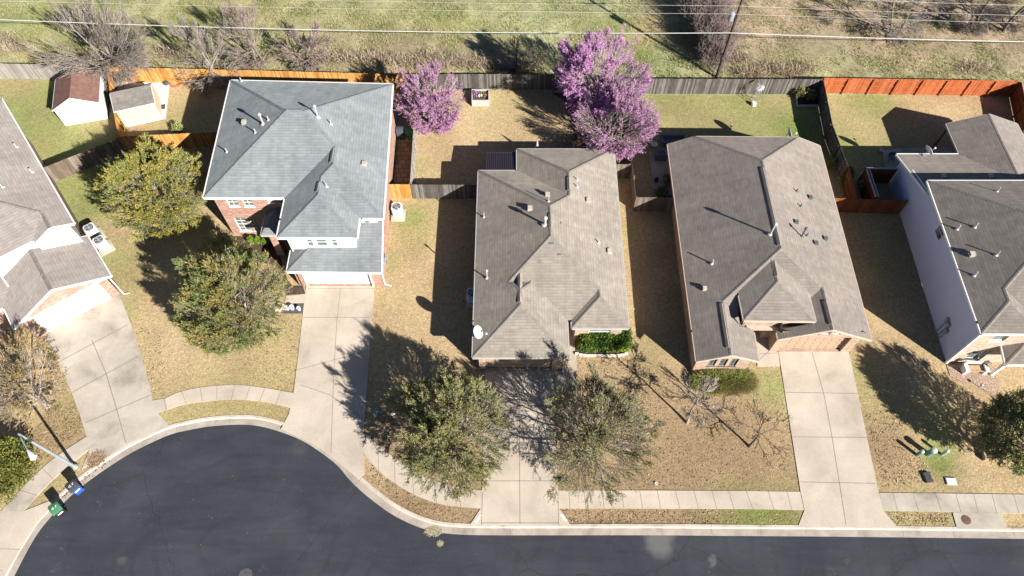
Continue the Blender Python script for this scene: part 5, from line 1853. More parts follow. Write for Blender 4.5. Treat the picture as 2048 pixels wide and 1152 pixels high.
# grass standing in the field, dead tufts at the fence foot, leaves on the lawns
def blades(name, XY, hgt, wid, mat, rs, leanr=.5, z0=-.02):
    n = len(XY)
    b = np.stack([XY[:, 0], XY[:, 1], np.full(n, z0)], -1)
    l = hgt * (.5 + rs.rand(n))
    d = unit(np.stack([rs.randn(n) * leanr, rs.randn(n) * leanr, np.ones(n)], -1))
    t = b + d * l[:, None]; t[:, 2] -= .15 * l
    m = b + (d * .55 + np.array([0, 0, .12])) * l[:, None]
    a = rs.rand(n) * 6.283
    s = np.stack([np.cos(a), np.sin(a), np.zeros(n)], -1) * wid
    V = np.stack([b - s, b + s, m + s * .8, m - s * .8, m - s * .8, m + s * .8, t + s * .2, t - s * .2], 1).reshape(-1, 3)
    o = np.arange(n)[:, None] * 8
    F = np.concatenate([o + np.array([0, 1, 2, 3]), o + np.array([4, 5, 6, 7])])
    return np_obj(name, V, F, mat)
rs = np.random.RandomState(7)
n = 150000
xy = np.stack([rs.uniform(-60, 62, n), 51.5 + 17 * rs.rand(n)], -1)
keep = vnoise(xy[:, 0], xy[:, 1], .55, 21) * .6 + vnoise(xy[:, 0], xy[:, 1], 1.7, 22) * .6 > .5 + .12 * rs.randn(n)
xy = xy[keep]
yf = np.interp(xy[:, 0], [-60, -42, -9, 8, 9, 60], [53.2, 52.9, 51.9, 51.7, 51.0, 51.0])
xy = xy[xy[:, 1] > yf]
tag(blades("field_grass", xy, .24, .022, LF['field'], rs, .9), "rough tan and green grass of the open field", "grass", kind='stuff')
n = 5200
cl = [a2(*p) for p in ((810, 125), (840, 130), (865, 120), (890, 130), (915, 125), (940, 132), (965, 128), (985, 135), (770, 125), (735, 122), (700, 120), (1060, 130), (1500, 150), (1545, 140), (1575, 148), (1600, 140), (1480, 120), (340, 110), (660, 118), (30, 100), (10, 80), (1950, 140))]
ci = rs.randint(0, len(cl), n)
xy = np.array(cl)[ci] + rs.randn(n, 2) * [.75, .35]
xy[:, 1] = np.maximum(xy[:, 1], np.interp(xy[:, 0], [-60, -42, -9, 8, 9, 60], [53.0, 52.7, 51.7, 51.4, 50.8, 50.8]))
tag(blades("dead_grass", xy, .95, .022, LF['deadgrass'], rs, .75), "pale dead grass tufts along the back of the fences", "grass", kind='stuff')
def scatter(poly_px, n):
    pts = np.array([a2(*p) for p in poly_px]); lo, hi = pts.min(0), pts.max(0)
    q = lo + rs.rand(n, 2) * (hi - lo)
    return q[pip(q[:, 0], q[:, 1], [tuple(p) for p in pts])]
L_ = [scatter([(1180, 770), (1330, 760), (1580, 790), (1596, 975), (1120, 975), (1150, 800)], 1500), scatter([(1120, 1021), (1600, 1024), (1590, 1048), (1145, 1046)], 500),
      scatter([(1150, 715), (1330, 720), (1370, 760), (1300, 820), (1160, 790)], 500), scatter([(740, 830), (830, 800), (960, 960), (890, 960), (800, 920)], 1000), scatter([(738, 925), (830, 990), (950, 1022), (930, 1044), (840, 1035), (745, 965)], 600),
      scatter([(1732, 830), (1790, 820), (1870, 960), (1768, 976)], 800), scatter([(60, 860), (150, 800), (170, 860), (60, 940)], 1500), scatter([(255, 640), (330, 660), (330, 790), (300, 790)], 500), scatter([(1770, 1026), (1900, 1028), (1905, 1050), (1790, 1050)], 250),
      scatter([(110, 985), (200, 930), (230, 920), (130, 1000)], 300), scatter([(600, 640), (600, 770), (540, 780), (450, 720)], 300)]
xy = np.concatenate(L_); n = len(xy)
V, F = leaf_quads(np.concatenate([xy, np.full((n, 1), -.002)], 1) + np.array([0, 0, 1]) * rs.rand(n, 1) * .012, rs.randn(n, 3) * [1, 1, .08], .11, .08, rs, flat=True)
tag(np_obj("fallen_leaves", V, F, MT['litter']), "brown fallen leaves strewn over the front lawns", "leaves", kind='stuff')
pile("sawdust_pile", "pale sawdust heap on the road off the middle driveway's left flare", "debris", 880, 1086, .22, 900, MT['straw'], ZR + .012, 1.0, .05)
pile("sawdust_spill", "pale sawdust smear along the gutter left of the middle driveway", "debris", 866, 1062, .36, 1100, MT['straw'], ZR + .032, 1.8, .07)
pile("leaf_drift", "brown leaf drift in the gutter by the wheeled bins", "debris", 192, 918, .75, 900, MT['litter'], .03, 1, .09)

# ================================================================== FENCES
def fence(name, label, pts, mat, rails=None, seed=1, h=1.83, post_every=2.4, group="timber fences round the yards", cap=False, bw=.14):
    """pts: plan points; rails: +1 rails on the left of the run, -1 on the right"""
    rs = random.Random(seed)
    mid = pts[len(pts) // 2]
    root = thing(name, label, "fence", (mid[0], mid[1], 0), 0, group)
    pan, side = MB(), (rails if rails else 1)
    rl = [MB(), MB(), MB()]
    posts = []
    for p, q in zip(pts[:-1], pts[1:]):
        ex, ey = q[0] - p[0], q[1] - p[1]
        L = math.hypot(ex, ey); ux, uy = ex / L, ey / L; nx, ny = -uy * side, ux * side
        k = max(1, round(L / bw)); w = L / k
        rz = math.atan2(uy, ux)
        for i in range(k):
            s = (i + .5) * w
            hh = h + rs.uniform(-.015, .015); d = rs.uniform(-.006, .006)
            pan.box((p[0] + ux * s + nx * d, p[1] + uy * s + ny * d, hh / 2), (w - .006, .02, hh), rz)
        for j, z in enumerate((.3, .95, h - .25)):
            a = (p[0] + nx * .035, p[1] + ny * .035, z); b = (q[0] + nx * .035, q[1] + ny * .035, z)
            rl[j].bar(a, b, .045, .09)
        m = max(1, round(L / post_every))
        for i in range(m + 1):
            s = min(max(L * i / m, .06), L - .06)
            posts.append((p[0] + ux * s + nx * .105, p[1] + uy * s + ny * .105, rz))
        if cap:
            pan.bar((p[0], p[1], h + .03), (q[0], q[1], h + .03), .12, .035)
    pan.build("board_panel", mat, root)
    for r_ in rl:
        r_.build("rail", mat, root)
    for x, y, rz in posts:
        b = MB(); b.box((x, y, (h - .06) / 2), (.09, .09, h - .06), rz); b.build("post", mat, root)
    return root
T = lambda *a: [a2(x, y, 1.83) for x, y in a]
fence("board_fence", "silvery grey fence behind the white shed at the far left", T((-90, 128), (0, 127), (75, 128.5), (131, 133), (211, 136)), MT['pale_wood'], 1, 1)
fence("board_fence", "long orange cedar fence behind the blue-grey roofed house", T((212, 133.5), (520, 141), (833, 149.5)), MT['orange_wood'], 1, 2)
fence("board_fence", "orange cedar fence side between the two sheds", T((212, 134), (222, 196), (236, 272.5)), MT['orange_wood'], 1, 3)
fence("board_fence", "orange cedar fence in front of the cream shed, above the gold tree", T((236.5, 273), (434, 264)), MT['orange_wood'], 1, 4)
fence("board_fence", "short dark weathered fence slanting from the left house to the orange fence corner", T((70, 342), (236, 276)), MT['brown_wood'], 1, 5)
fence("board_fence", "short orange fence panel beside the white condenser", T((774, 368.5), (820, 369)), MT['orange_wood'], 1, 6)
fence("board_fence", "dark grey fence joining the orange panel to the middle house", T((821, 369), (957, 370)), MT['grey_wood'], 1, 7)
fence("board_fence", "weathered fence between the paver path and the middle back yard", T((833, 152), (828.5, 236), (820, 366)), MT['pale_wood'], 1, 8)
fence("board_fence", "dark grey back fence between the two redbuds", T((836, 148.5), (1000, 148.2), (1232, 151)), MT['grey_wood'], 1, 9)
fence("board_fence", "dark grey back fence behind the windmill ornament", T((1236, 157), (1440, 158), (1646, 158.5)), MT['grey_wood'], 1, 10)
fence("board_fence", "short brown-grey fence off the middle house's right wall", T((1229, 328.5), (1262, 328.5)), MT['brown_wood'], 1, 11)
fence("board_fence", "brown-grey side fence left of the patio, running back past the redbud", T((1240, 160), (1262, 310), (1272, 394)), MT['brown_wood'], 1, 12)
fence("board_fence", "short brown-grey fence from the side fence corner to the gabled house", T((1272.5, 394.5), (1349, 395)), MT['brown_wood'], 1, 13)
fence("board_fence", "long dark side fence right of the gabled house's back yard", T((1647, 159), (1665, 248), (1697, 334)), MT['grey_wood'], -1, 14)
fence("board_fence", "short orange-brown fence end below the long dark side fence", T((1697.5, 335), (1715, 396)), MT['dark_red_wood'], -1, 15)
fence("board_fence", "dark reddish front fence between the gabled house and the white side wall", T((1666, 396), (1817, 401)), MT['dark_red_wood'], 1, 16)
fence("board_fence", "bright red-stained back fence with posts facing the yard", T((1648, 155.5), (1800, 158), (2042, 162)), MT['red_wood'], -1, 17, post_every=2.3)
fence("board_fence", "dark red fence side at the far right corner", T((2043, 163), (2062, 250)), MT['dark_red_wood'], -1, 18)
x0, y0 = a2(1733, 337, 1.9); x1, y1 = a2(1753, 398, 1.9)
fence("timber_screen", "dark timber screen with a pale cap rail beside the white side wall", [(x0, y0), (32.3, y0 - .05)], MT['dark_red_wood'], 1, 19, 1.9, 1.6, cap=False)
fence("timber_screen", "dark timber screen side running to the reddish front fence", [(x0, y0 - .1), (x1, y1 + .25)], MT['dark_red_wood'], 1, 20, 1.9, 1.6)
mb = MB(); mb.bar((x0, y0, 1.95), (32.3, y0 - .05, 1.95), .12, .06); mb.bar((x0 - .02, y0 - .12, 1.95), (x1 - .02, y1 + .2, 1.95), .1, .06); mb.bar((x0 + .2, y0 - .12, 1.95), (x1 + .2, y1 + .2, 1.95), .07, .06)
tag(mb.build("cap_rail", MT['trim_grey'], origin=(x0, y0, 0)), "pale cap rails running along the top of the timber screens", "rail")

# ================================================================== STREET AND UTILITY THINGS
# street lamp
bx, by, _ = at(151, 934)
t = thing("street_lamp", "grey steel street lamp with a curved arm leaning over the broad shrub", "street lamp", (bx, by, 0))
mb = MB(); mb.tube([(bx, by, 0), (bx, by, 3), (bx, by, 6.5)], [.11, .09, .065], 12); mb.lathe((bx, by, 0), [(.2, 0), (.2, .06), (.15, .22), (.115, .3)], 14); mb.build("pole", MT['grey_metal'], t)
ax, ay = a2(56, 901, 6.45); hx_, hy_ = a2(70, 917, 6.35)
mb = MB(); mb.tube([(bx, by, 6.35), (bx + (ax - bx) * .3, by + (ay - by) * .3, 6.5), (ax, ay, 6.48)], [.045, .04, .035], 8); mb.build("arm", MT['grey_metal'], t)
d = Vector((hx_ - ax, hy_ - ay, 0)); L = d.length; d /= L; s_ = Vector((-d.y, d.x, 0))
mb = MB()
prof = [(-.05, .05, .06), (.08, .08, .09), (.35, .15, .12), (.7, .2, .13), (L + .05, .15, .10), (L + .18, .03, .05)]
rings = []
for u_, w_, h_ in prof:
    c0 = Vector((ax, ay, 6.47)) + d * u_
    rings.append([c0 + s_ * w_ * math.cos(a) + Vector((0, 0, 1)) * h_ * (math.sin(a) if math.sin(a) > 0 else math.sin(a) * .7) for a in [k * math.pi / 5 for k in range(10)]])
for a, b in zip(rings[:-1], rings[1:]):
    for k in range(10):
        mb.poly([a[k], a[(k + 1) % 10], b[(k + 1) % 10], b[k]])
mb.poly(rings[0][::-1]); mb.poly(rings[-1]); mb.build("lamp_head", MT['white_metal'], t, smooth=True)
# utility pole with its lines
ux_, uy_, _ = at(1433, 155)
t = thing("utility_pole", "dark wooden utility pole with a grey transformer behind the back fence", "utility pole", (ux_, uy_, 0))
mb = MB(); mb.tube([(ux_, uy_, 0), (ux_ + .05, uy_, 5), (ux_ + .1, uy_, 9.6)], [.17, .145, .11], 12); mb.build("pole", MT['pole_wood'], t)
mb = MB(); mb.bar((ux_ - .95, uy_ - .15, 8.95), (ux_ + 1.1, uy_ - .15, 8.95), .1, .12); mb.build("crossarm", MT['pole_wood'], t)
mb = MB(); mb.lathe((ux_ - .42, uy_ - .05, 6.5), [(.2, 0), (.24, .08), (.24, .75), (.2, .85), (.06, .9)], 18); mb.build("transformer", MT['grey_metal'], t)
for dx in (-.85, .1, 1.0):
    mb = MB(); mb.lathe((ux_ + dx, uy_ - .15, 9.01), [(.03, 0), (.06, .06), (.04, .1), (.06, .16), (.03, .22)], 10); mb.build("insulator", MT['white_metal'], t)
def cable(label, pts, r):
    mb = MB()
    P = []
    for a, b, sag in pts:
        for k in range(15 if b is not pts[-1][1] else 16):
            s = k / 15
            P.append((a[0] + (b[0] - a[0]) * s, a[1] + (b[1] - a[1]) * s, a[2] + (b[2] - a[2]) * s - sag * 4 * s * (1 - s)))
    mb.tube(P, r, 6)
    tag(mb.build("overhead_cable", MT['cable'], origin=P[14]), label, "cable", "overhead cables over the field")
yp = uy_ - .22
cable("thick pale bundled cable, the lowest crossing the field on the pole", [((-75, 52.3, 8.6), (ux_, yp, 5.33), 1.05), ((ux_, yp, 5.33), (75, 52.4, 3.8), .35)], .032)
cable("thin overhead cable just above the thick bundle", [((-75, 52.3, 9.6), (ux_, yp, 7.3), .35), ((ux_, yp, 7.3), (75, 52.4, 5.6), .25)], .0095)
cable("thin overhead cable second from the thick bundle", [((-75, 52.3, 10.3), (ux_ - .3, yp, 8.12), .35), ((ux_ - .3, yp, 8.12), (75, 52.4, 6.3), .25)], .0095)
cable("highest thin cable, along the top edge on the crossarm", [((-75, 52.3, 11.0), (ux_ + 1.0, yp, 9.12), .35), ((ux_ + 1.0, yp, 9.12), (75, 52.4, 7.4), .3)], .0095)

# ---- condensers
def condenser(name, label, px, py, z, rz, s=(.85, .85, .95), pad=(1.15, 1.1), padoff=(0, 0)):
    x, y, _ = at(px, py, z)
    t = thing(name, label, "condenser", (0, 0, 0), 0, "outdoor air conditioning condensers")
    w, dd, h = s
    mb = MB(); mb.box((padoff[0], padoff[1], .05), (pad[0], pad[1], .1)); mb.build("pad", MT['kerb'], t)
    mb = MB()
    c = .13
    out = [(w / 2 - c, -dd / 2), (w / 2, -dd / 2 + c), (w / 2, dd / 2 - c), (w / 2 - c, dd / 2), (-w / 2 + c, dd / 2), (-w / 2, dd / 2 - c), (-w / 2, -dd / 2 + c), (-w / 2 + c, -dd / 2)]
    mb.prism(out, .1, h)
    for k in range(9):
        z0 = .2 + k * (h - .3) / 9
        mb.prism([(a * 1.012, b * 1.012) for a, b in out], z0, z0 + .035)
    mb.build("casing", MT['ac_body'], t)
    mb = MB()
    mb.lathe((0, 0, h), [(.34, .0), (.34, .012)], 28)
    mb.build("fan_opening", MT['ac_dark'], t)
    mb = MB()
    for k in range(5):
        a = k * 2 * math.pi / 5
        p = Vector((math.cos(a), math.sin(a), 0)); q = Vector((-math.sin(a), math.cos(a), 0))
        mb.poly([p * .06 + Vector((0, 0, h + .02)), p * .3 + q * .06 + Vector((0, 0, h + .03)), p * .27 + q * .16 + Vector((0, 0, h + .016)), p * .05 + q * .05 + Vector((0, 0, h + .016))])
    mb.lathe((0, 0, h + .01), [(.07, 0), (.07, .04)], 14)
    mb.build("fan", MT['grey_metal'], t)
    mb = MB()
    for rr in (.16, .25, .335):
        mb.tube([(rr * math.cos(a), rr * math.sin(a), h + .05) for a in [k * math.pi / 14 for k in range(29)]], .008, 4)
    for k in range(6):
        a = k * math.pi / 3
        mb.tube([(0, 0, h + .055), (.34 * math.cos(a), .34 * math.sin(a), h + .05)], .008, 4)
    mb.build("fan_guard", MT['grey_metal'], t)
    mb = MB(); mb.tube([(-w / 2, -dd / 2 + .1, .3), (-w / 2 - .15, -dd / 2 - .05, .2), (-w / 2 - .3, -dd / 2 + .1, .35)], .03, 6); mb.build("refrigerant_line", MT['black'], t)
    t.location = (x, y, 0); t.rotation_euler = (0, 0, rz)
    return t
a = condenser("condenser", "white condenser on a concrete pad in front of the short orange fence panel", 793, 413, .95, R(0), padoff=(.06, -.2), pad=(1.15, 1.25))
def dup(o, label, px, py, z, rz):
    c = copy_tree(o); x, y, _ = at(px, py, z); c.location = (x, y, 0); c.rotation_euler = (0, 0, rz); c["label"] = label; return c
dup(a, "upper of the two condensers beside the left house", 178, 455, .95, R(38.5))
dup(a, "lower of the two condensers beside the left house", 197, 480, .95, R(38.5))
dup(a, "shaded condenser half hidden under the middle house's left eave", 944, 585, .95, 0)

# ---- wheeled bins
def wheeled_bin(label, px, py, rz, lid, body, print_=True, open_front=None):
    t = thing("wheeled_bin", label, "bin", (0, 0, 0), 0, "wheeled bins")
    mb = MB(); mb.box((0, 0, .54), (.58, .66, .86), taper=.8); mb.box((0, .02, .97), (.63, .70, .06)); mb.build("body", body, t)
    mb = MB()
    n = 8
    for k in range(n):
        a0, a1 = k / n, (k + 1) / n
        z = lambda s: 1.0 + .11 * math.sin(math.pi * (.12 + .8 * s))
        y = lambda s: .38 - .76 * s
        mb.hexa([(-.33, y(a1), z(a1) - .03), (.33, y(a1), z(a1) - .03), (.33, y(a0), z(a0) - .03), (-.33, y(a0), z(a0) - .03),
                 (-.31, y(a1), z(a1)), (.31, y(a1), z(a1)), (.31, y(a0), z(a0)), (-.31, y(a0), z(a0))])
    lo = mb.build("lid", lid, t)
    if print_:
        mb = MB()
        zz = 1.12
        mb.box((-.1, -.02, zz), (.16, .04, .006)); mb.box((-.1, .09, zz), (.16, .04, .006)); mb.box((-.16, .035, zz), (.04, .15, .006))
        mb.box((.1, .035, zz), (.04, .15, .006)); mb.box((.14, .09, zz), (.1, .04, .006))
        mb.build("lid_print", MT['white_ink'], lo)
        mb = MB(); mb.box((0, -.352, .72), (.34, .012, .14)); mb.build("front_label", MT['white_ink'], t)
    for sx in (-.27, .27):
        mb = MB(); mb.tube([(sx - .03, .3, .13), (sx + .03, .3, .13)], .13, 14); mb.build("wheel", MT['black'], t)
    mb = MB(); mb.tube([(-.26, .36, .95), (-.26, .46, .98), (.26, .46, .98), (.26, .36, .95)], .022, 6); mb.build("handle", MT['black'], t)
    mb = MB(); mb.tube([(-.27, .3, .13), (.27, .3, .13)], .018, 6); mb.build("axle", MT['black'], t)
    x, y, _ = at(px, py)
    t.location = (x, y, ZR + .02 if px < 400 else 0.03); t.rotation_euler = (0, 0, rz)
    return t
wheeled_bin("blue wheeled bin with a slate lid standing in the gutter near the lamp", 159, 980, R(52), MT['dark_grey'], MT['bin_blue'])
wheeled_bin("green lidded wheeled bin in the gutter at the lower left", 126, 1024, R(48), MT['bin_green'], MT['black'])
wheeled_bin("slate-lidded wheeled bin by the brick wall on the shaded path", 802, 276, R(5), MT['bin_dark'], MT['bin_dark'], False)
wheeled_bin("dark green wheeled bin against the fence on the shaded path", 822, 277, R(0), MT['bin_green'], MT['bin_green'], False)

# ---- satellite dishes
def dish(label, base, px, py, face):
    b = Vector(base)
    t = thing("satellite_dish", label, "satellite dish", tuple(b), 0, "satellite dishes on roofs")
    n = Vector(face).normalized()
    c = b + Vector((0, 0, .55)) + n * .1
    mb = MB(); mb.tube([b, b + Vector((0, 0, .45)), c - n * .05], .03, 8); mb.box(b + Vector((0, 0, .02)), (.25, .25, .05)); mb.build("mast", MT['grey_metal'], t)
    u = n.cross(Vector((0, 0, 1))).normalized(); w = u.cross(n)
    mb = MB(); rings = []
    for r_, dpt in ((.03, 0), (.18, .012), (.34, .05), (.45, .09)):
        rings.append([c + n * dpt + u * r_ * 1.0 * math.cos(k * math.pi / 12) + w * r_ * 1.12 * math.sin(k * math.pi / 12) for k in range(24)])
    for a_, b_ in zip(rings[:-1], rings[1:]):
        for k in range(24):
            mb.poly([a_[k], a_[(k + 1) % 24], b_[(k + 1) % 24], b_[k]])
    mb.poly(rings[0])
    r2 = [[p - n * .02 for p in r] for r in rings]
    for a_, b_ in zip(r2[:-1], r2[1:]):
        for k in range(24):
            mb.poly([a_[(k + 1) % 24], a_[k], b_[k], b_[(k + 1) % 24]])
    for k in range(24):
        mb.poly([rings[-1][k], rings[-1][(k + 1) % 24], r2[-1][(k + 1) % 24], r2[-1][k]])
    mb.build("reflector", MT['white_metal'], t, smooth=True)
    f = c + n * .62 - w * .3
    mb = MB(); mb.tube([c - w * .45 + n * .05, f], .018, 6); mb.build("arm", MT['grey_metal'], t)
    mb = MB(); mb.box(f, (.12, .1, .1)); mb.build("receiver", MT['white_metal'], t)
dish("satellite dish on the left front hip of the middle house", ray_roof(hfC, 953, 672), 0, 0, (.75, -.2, .55))
dish("satellite dish on the rear ridge of the gabled house", ray_roof(hfD, 1571, 276), 0, 0, (.95, .1, .3))
x, y, z = at(1836, 318, 2.7)
dish("satellite dish over the rear eave of the right-hand house", (34.2, 40.0, 2.8), 0, 0, (.8, .3, .45))

# ---- green pedestals and lids by the pavement
def pedestal(label, px, py, r, h, col_, top):
    x, y, _ = at(px, py)
    t = thing("utility_pedestal", label, "pedestal", (x, y, 0), 0, "utility pedestals on the right-hand lawn")
    mb = MB(); mb.lathe((x, y, 0), [(r * 1.05, 0), (r, .1), (r * .95, h * .8)], 16); mb.build("casing", MT[col_], t)
    mb = MB(); mb.lathe((x, y, h * .78), [(r * 1.12, 0), (r * 1.12, h * .14), (r * .9, h * .2), (r * .3, h * .24)], 16); mb.build("cap", MT[top], t)
pedestal("green pedestal nearest the right-hand driveway", 1834, 910, .13, .85, 'pedestal_green', 'pedestal_pale')
pedestal("widest green pedestal, between the other two", 1856, 908, .2, .95, 'pedestal_green', 'pedestal_pale')
pedestal("pale grey-green pedestal nearest the timber planter", 1884, 909, .11, .85, 'pedestal_pale', 'white_metal')
def lidbox(name, label, px, py, w, d, mat, rz, h=.05):
    x, y, _ = at(px, py)
    t = thing(name, label, "cover", (x, y, 0))
    mb = MB(); mb.box((x, y, h / 2), (w + .08, d + .08, h), rz); mb.build("frame", MT['dark_grey'] if mat == 'dark_grey' else MT['kerb'], t)
    mb = MB(); mb.box((x, y, h + .012), (w, d, .025), rz)
    for k in (-1, 1):
        mb.box((x + k * w * .3, y, h + .028), (.06, .06, .012), rz)
    mb.build("lid", MT[mat], t)
lidbox("meter_box", "dark grey meter box lid set in the lawn near the pedestals", 1854, 955, .42, .62, 'dark_grey', R(8), .12)
lidbox("meter_box", "white meter box lid set in the lawn near the pavement", 1902, 963, .62, .42, 'white_metal', R(-2))
def cover(name, label, px, py, r, mat, z):
    x, y, _ = at(px, py)
    t = thing(name, label, "cover", (x, y, z))
    mb = MB(); mb.lathe((x, y, z), [(r * 1.12, 0), (r * 1.12, .008), (r, .009)], 28); mb.build("rim", MT[mat], t)
    mb = MB(); mb.lathe((x, y, z + .002), [(r * .98, .006), (r * .98, .012)], 28)
    for k in range(-4, 5):
        L = math.sqrt(max(0, .8 - (k * .2) ** 2)) * r * .95
        mb.box((x, y + k * .2 * r, z + .016), (2 * L, .03, .006))
        mb.box((x + k * .2 * r, y, z + .0165), (.03, 2 * L, .006))
    mb.build("lid", MT[mat], t)
cover("manhole_cover", "rusty round cover in the stained concrete slab by the kerb", 1932, 1040, .27, 'iron', .03)
cover("manhole_cover", "grey grated round cover in the road at the bottom edge", 490, 1150, .38, 'road_iron', ZR + .004)
x, y, _ = at(1312, 967); mb = MB(); mb.lathe((x, y, 0), [(.1, 0), (.1, .05), (.06, .05), (.055, .02)], 18); tag(mb.build("valve_collar", MT['white_metal'], origin=(x, y, 0)), "small white round valve collar in the lawn by the pavement", "valve")

# ---- yard things
def planter(name, label, px, z, wall_mat, soil, h, t_=.09, cat="planter"):
    pts = [a2(*p) for p in px]
    if area(pts) < 0: pts = pts[::-1]
    cx = sum(p[0] for p in pts) / len(pts); cy = sum(p[1] for p in pts) / len(pts)
    t = thing(name, label, cat, (cx, cy, 0))
    mb = MB(); n = len(pts)
    for i in range(n):
        a, b = Vector(pts[i]), Vector(pts[(i + 1) % n]); d = (b - a).normalized()
        off = Vector((-d.y, d.x)) * t_ / 2
        a2_, b2_ = a + d * (t_ * .0 + .002), b - d * (t_ + .002)
        mb.bar((*(a2_ + off), h / 2), (*(b2_ + off), h / 2), t_, h)
    mb.build("edging", MT[wall_mat], t)
    mb = MB(); mb.poly([(cx + (x - cx) * .93, cy + (y - cy) * .93, z) for x, y in pts]); mb.build("soil", MT[soil], t)
    return t, (cx, cy), pts
t, (cx, cy), pts = planter("raised_planter", "pale raised planter box with mixed flowers on the middle back lawn", [(944, 213), (979, 213), (979, 190), (944, 190)], .55, 'trim_grey', 'mulch', .75)
rs = np.random.RandomState(44)
for k, (dx, dy, m, nm, lab) in enumerate(((-.4, .15, 'blossom_pale', "mauve flowers at the left end of the raised planter", 0), (-.05, .1, 'dark', "dark foliage in the middle of the raised planter", 0), (.3, -.05, 'rust', "rusty and white flowers at the right of the raised planter", 0))):
    c = (cx + dx, cy + dy, .72)
    r_ = shrub("bedding_plant", nm, c, (.24, .22, .2), 90 + k, LF[m], 260, .11, .08, cat="plant")
for k, dx in enumerate((-.12, .12)):
    mb = MB(); mb.lathe((cx + dx, cy - .12, .55), [(.02, 0), (.06, .08), (.11, .2), (.05, .25), (.1, .3), (.02, .38)], 12)
    tag(mb.build("garden_ornament", MT['white_ink'], origin=(cx + dx, cy - .12, .55)), ("left" if k == 0 else "right") + " one of two small white ornaments in the raised planter", "ornament", "white ornaments in the raised planter")
planter("raised_bed", "dark raised bed in the corner of the two dark fences", [(1592, 215), (1640, 214), (1636, 188), (1590, 190)], .1, 'trim_grey', 'soil', .22, .12, "raised bed")
planter("timber_planter", "square timber-edged planter under the dark tree at the right", [(1966, 922), (2008, 924), (2003, 884), (1958, 882)], .2, 'bench_wood', 'soil', .3, .12)
# windmill ornament
wx, wy, _ = at(1507, 204)
t = thing("garden_windmill", "white and grey garden windmill standing before the dark back fence", "windmill", (wx, wy, 0))
mb = MB()
for sx, sy in ((-1, -1), (1, -1), (1, 1), (-1, 1)):
    mb.tube([(wx + sx * .3, wy + sy * .3, 0), (wx + sx * .06, wy + sy * .06, 1.75)], .02, 5)
for z, k in ((.35, .25), (.8, .19), (1.25, .13)):
    for a, b in (((-1, -1), (1, -1)), ((1, -1), (1, 1)), ((1, 1), (-1, 1)), ((-1, 1), (-1, -1))):
        mb.tube([(wx + a[0] * k, wy + a[1] * k, z), (wx + b[0] * k, wy + b[1] * k, z + .3)], .012, 4)
mb.build("tower", MT['grey_metal'], t)
mb = MB()
for k in range(12):
    a = k * math.pi / 6
    p = Vector((math.cos(a), 0, math.sin(a))); q = Vector((-math.sin(a), 0, math.cos(a)))
    c = Vector((wx, wy - .18, 1.9))
    mb.hexa([c + p * .1, c + p * .4 - q * .01 + Vector((0, -.05, 0)), c + p * .4 + q * .07, c + p * .12 + q * .03] + [v + Vector((0, .01, 0)) for v in (c + p * .1, c + p * .4 - q * .01 + Vector((0, -.05, 0)), c + p * .4 + q * .07, c + p * .12 + q * .03)])
mb.build("wheel", MT['white_metal'], t)
mb = MB(); mb.bar((wx, wy - .18, 1.9), (wx, wy + .45, 1.9), .03, .03); mb.box((wx, wy + .6, 1.92), (.015, .35, .3)); mb.build("tail_vane", MT['white_metal'], t)
mb = MB(); mb.lathe((wx - .1, wy - .4, 0), [(.22, 0), (.24, .2), (.18, .35)], 12); tag(mb.build("white_pot", MT['white_metal'], origin=(wx - .1, wy - .4, 0)), "white pot at the foot of the garden windmill", "pot")
# patio furniture behind the gabled house
def sofa(name, label, px, py, rz, w, seats, cat):
    t = thing(name, label, cat, (0, 0, 0))
    mb = MB(); mb.box((0, 0, .17), (w, .8, .3)); mb.box((0, .36, .5), (w, .12, .5)); mb.box((-w / 2 + .07, -.02, .42), (.14, .8, .36)); mb.box((w / 2 - .07, -.02, .42), (.14, .8, .36)); mb.build("frame", MT['wicker'], t)
    sw = (w - .3) / seats
    for k in range(seats):
        x = -w / 2 + .15 + sw * (k + .5)
        mb = MB(); mb.box((x, -.06, .39), (sw - .03, .66, .14)); mb.build("seat_cushion", MT['cushion'], t)
        mb = MB(); mb.box((x, .24, .62), (sw - .03, .13, .4)); mb.build("back_cushion", MT['cushion'], t)
    x, y, _ = at(px, py, .4); t.location = (x, y, .03); t.rotation_euler = (0, 0, rz)
    return t
sofa("outdoor_sofa", "three-seat wicker sofa at the rear of the shaded patio", 1346, 281, 0, 2.1, 3, "sofa")
sofa("outdoor_armchair", "wicker armchair at the patio edge beside the gabled house", 1321, 309, R(180), .95, 1, "armchair")
x, y, _ = at(1309, 288, .45)
t = thing("side_table", "small round pale table between the patio sofa and armchair", "table", (x, y, 0))
mb = MB(); mb.lathe((x, y, .42), [(.3, 0), (.3, .035)], 24); mb.build("tabletop", MT['white_metal'], t)
for k in range(3):
    a = k * 2.1; mb = MB(); mb.tube([(x + .08 * math.cos(a), y + .08 * math.sin(a), .42), (x + .25 * math.cos(a), y + .25 * math.sin(a), 0.02)], .018, 6); mb.build("leg", MT['dark_grey'], t)
x, y, _ = at(1337, 388, .4); mb = MB(); mb.lathe((x, y, .03), [(.14, 0), (.2, .2), (.22, .45), (.19, .47), (.17, .4)], 16); tag(mb.build("patio_urn", MT['white_metal'], origin=(x, y, 0)), "pale urn at the front corner of the shaded patio", "urn")
x, y, _ = at(1313, 358, .3); mb = MB(); mb.lathe((x, y, .03), [(.15, 0), (.2, .3), (.16, .32)], 14); tag(mb.build("plant_pot", MT['black'], origin=(x, y, 0)), "dark pot near the middle of the patio's left edge", "pot")
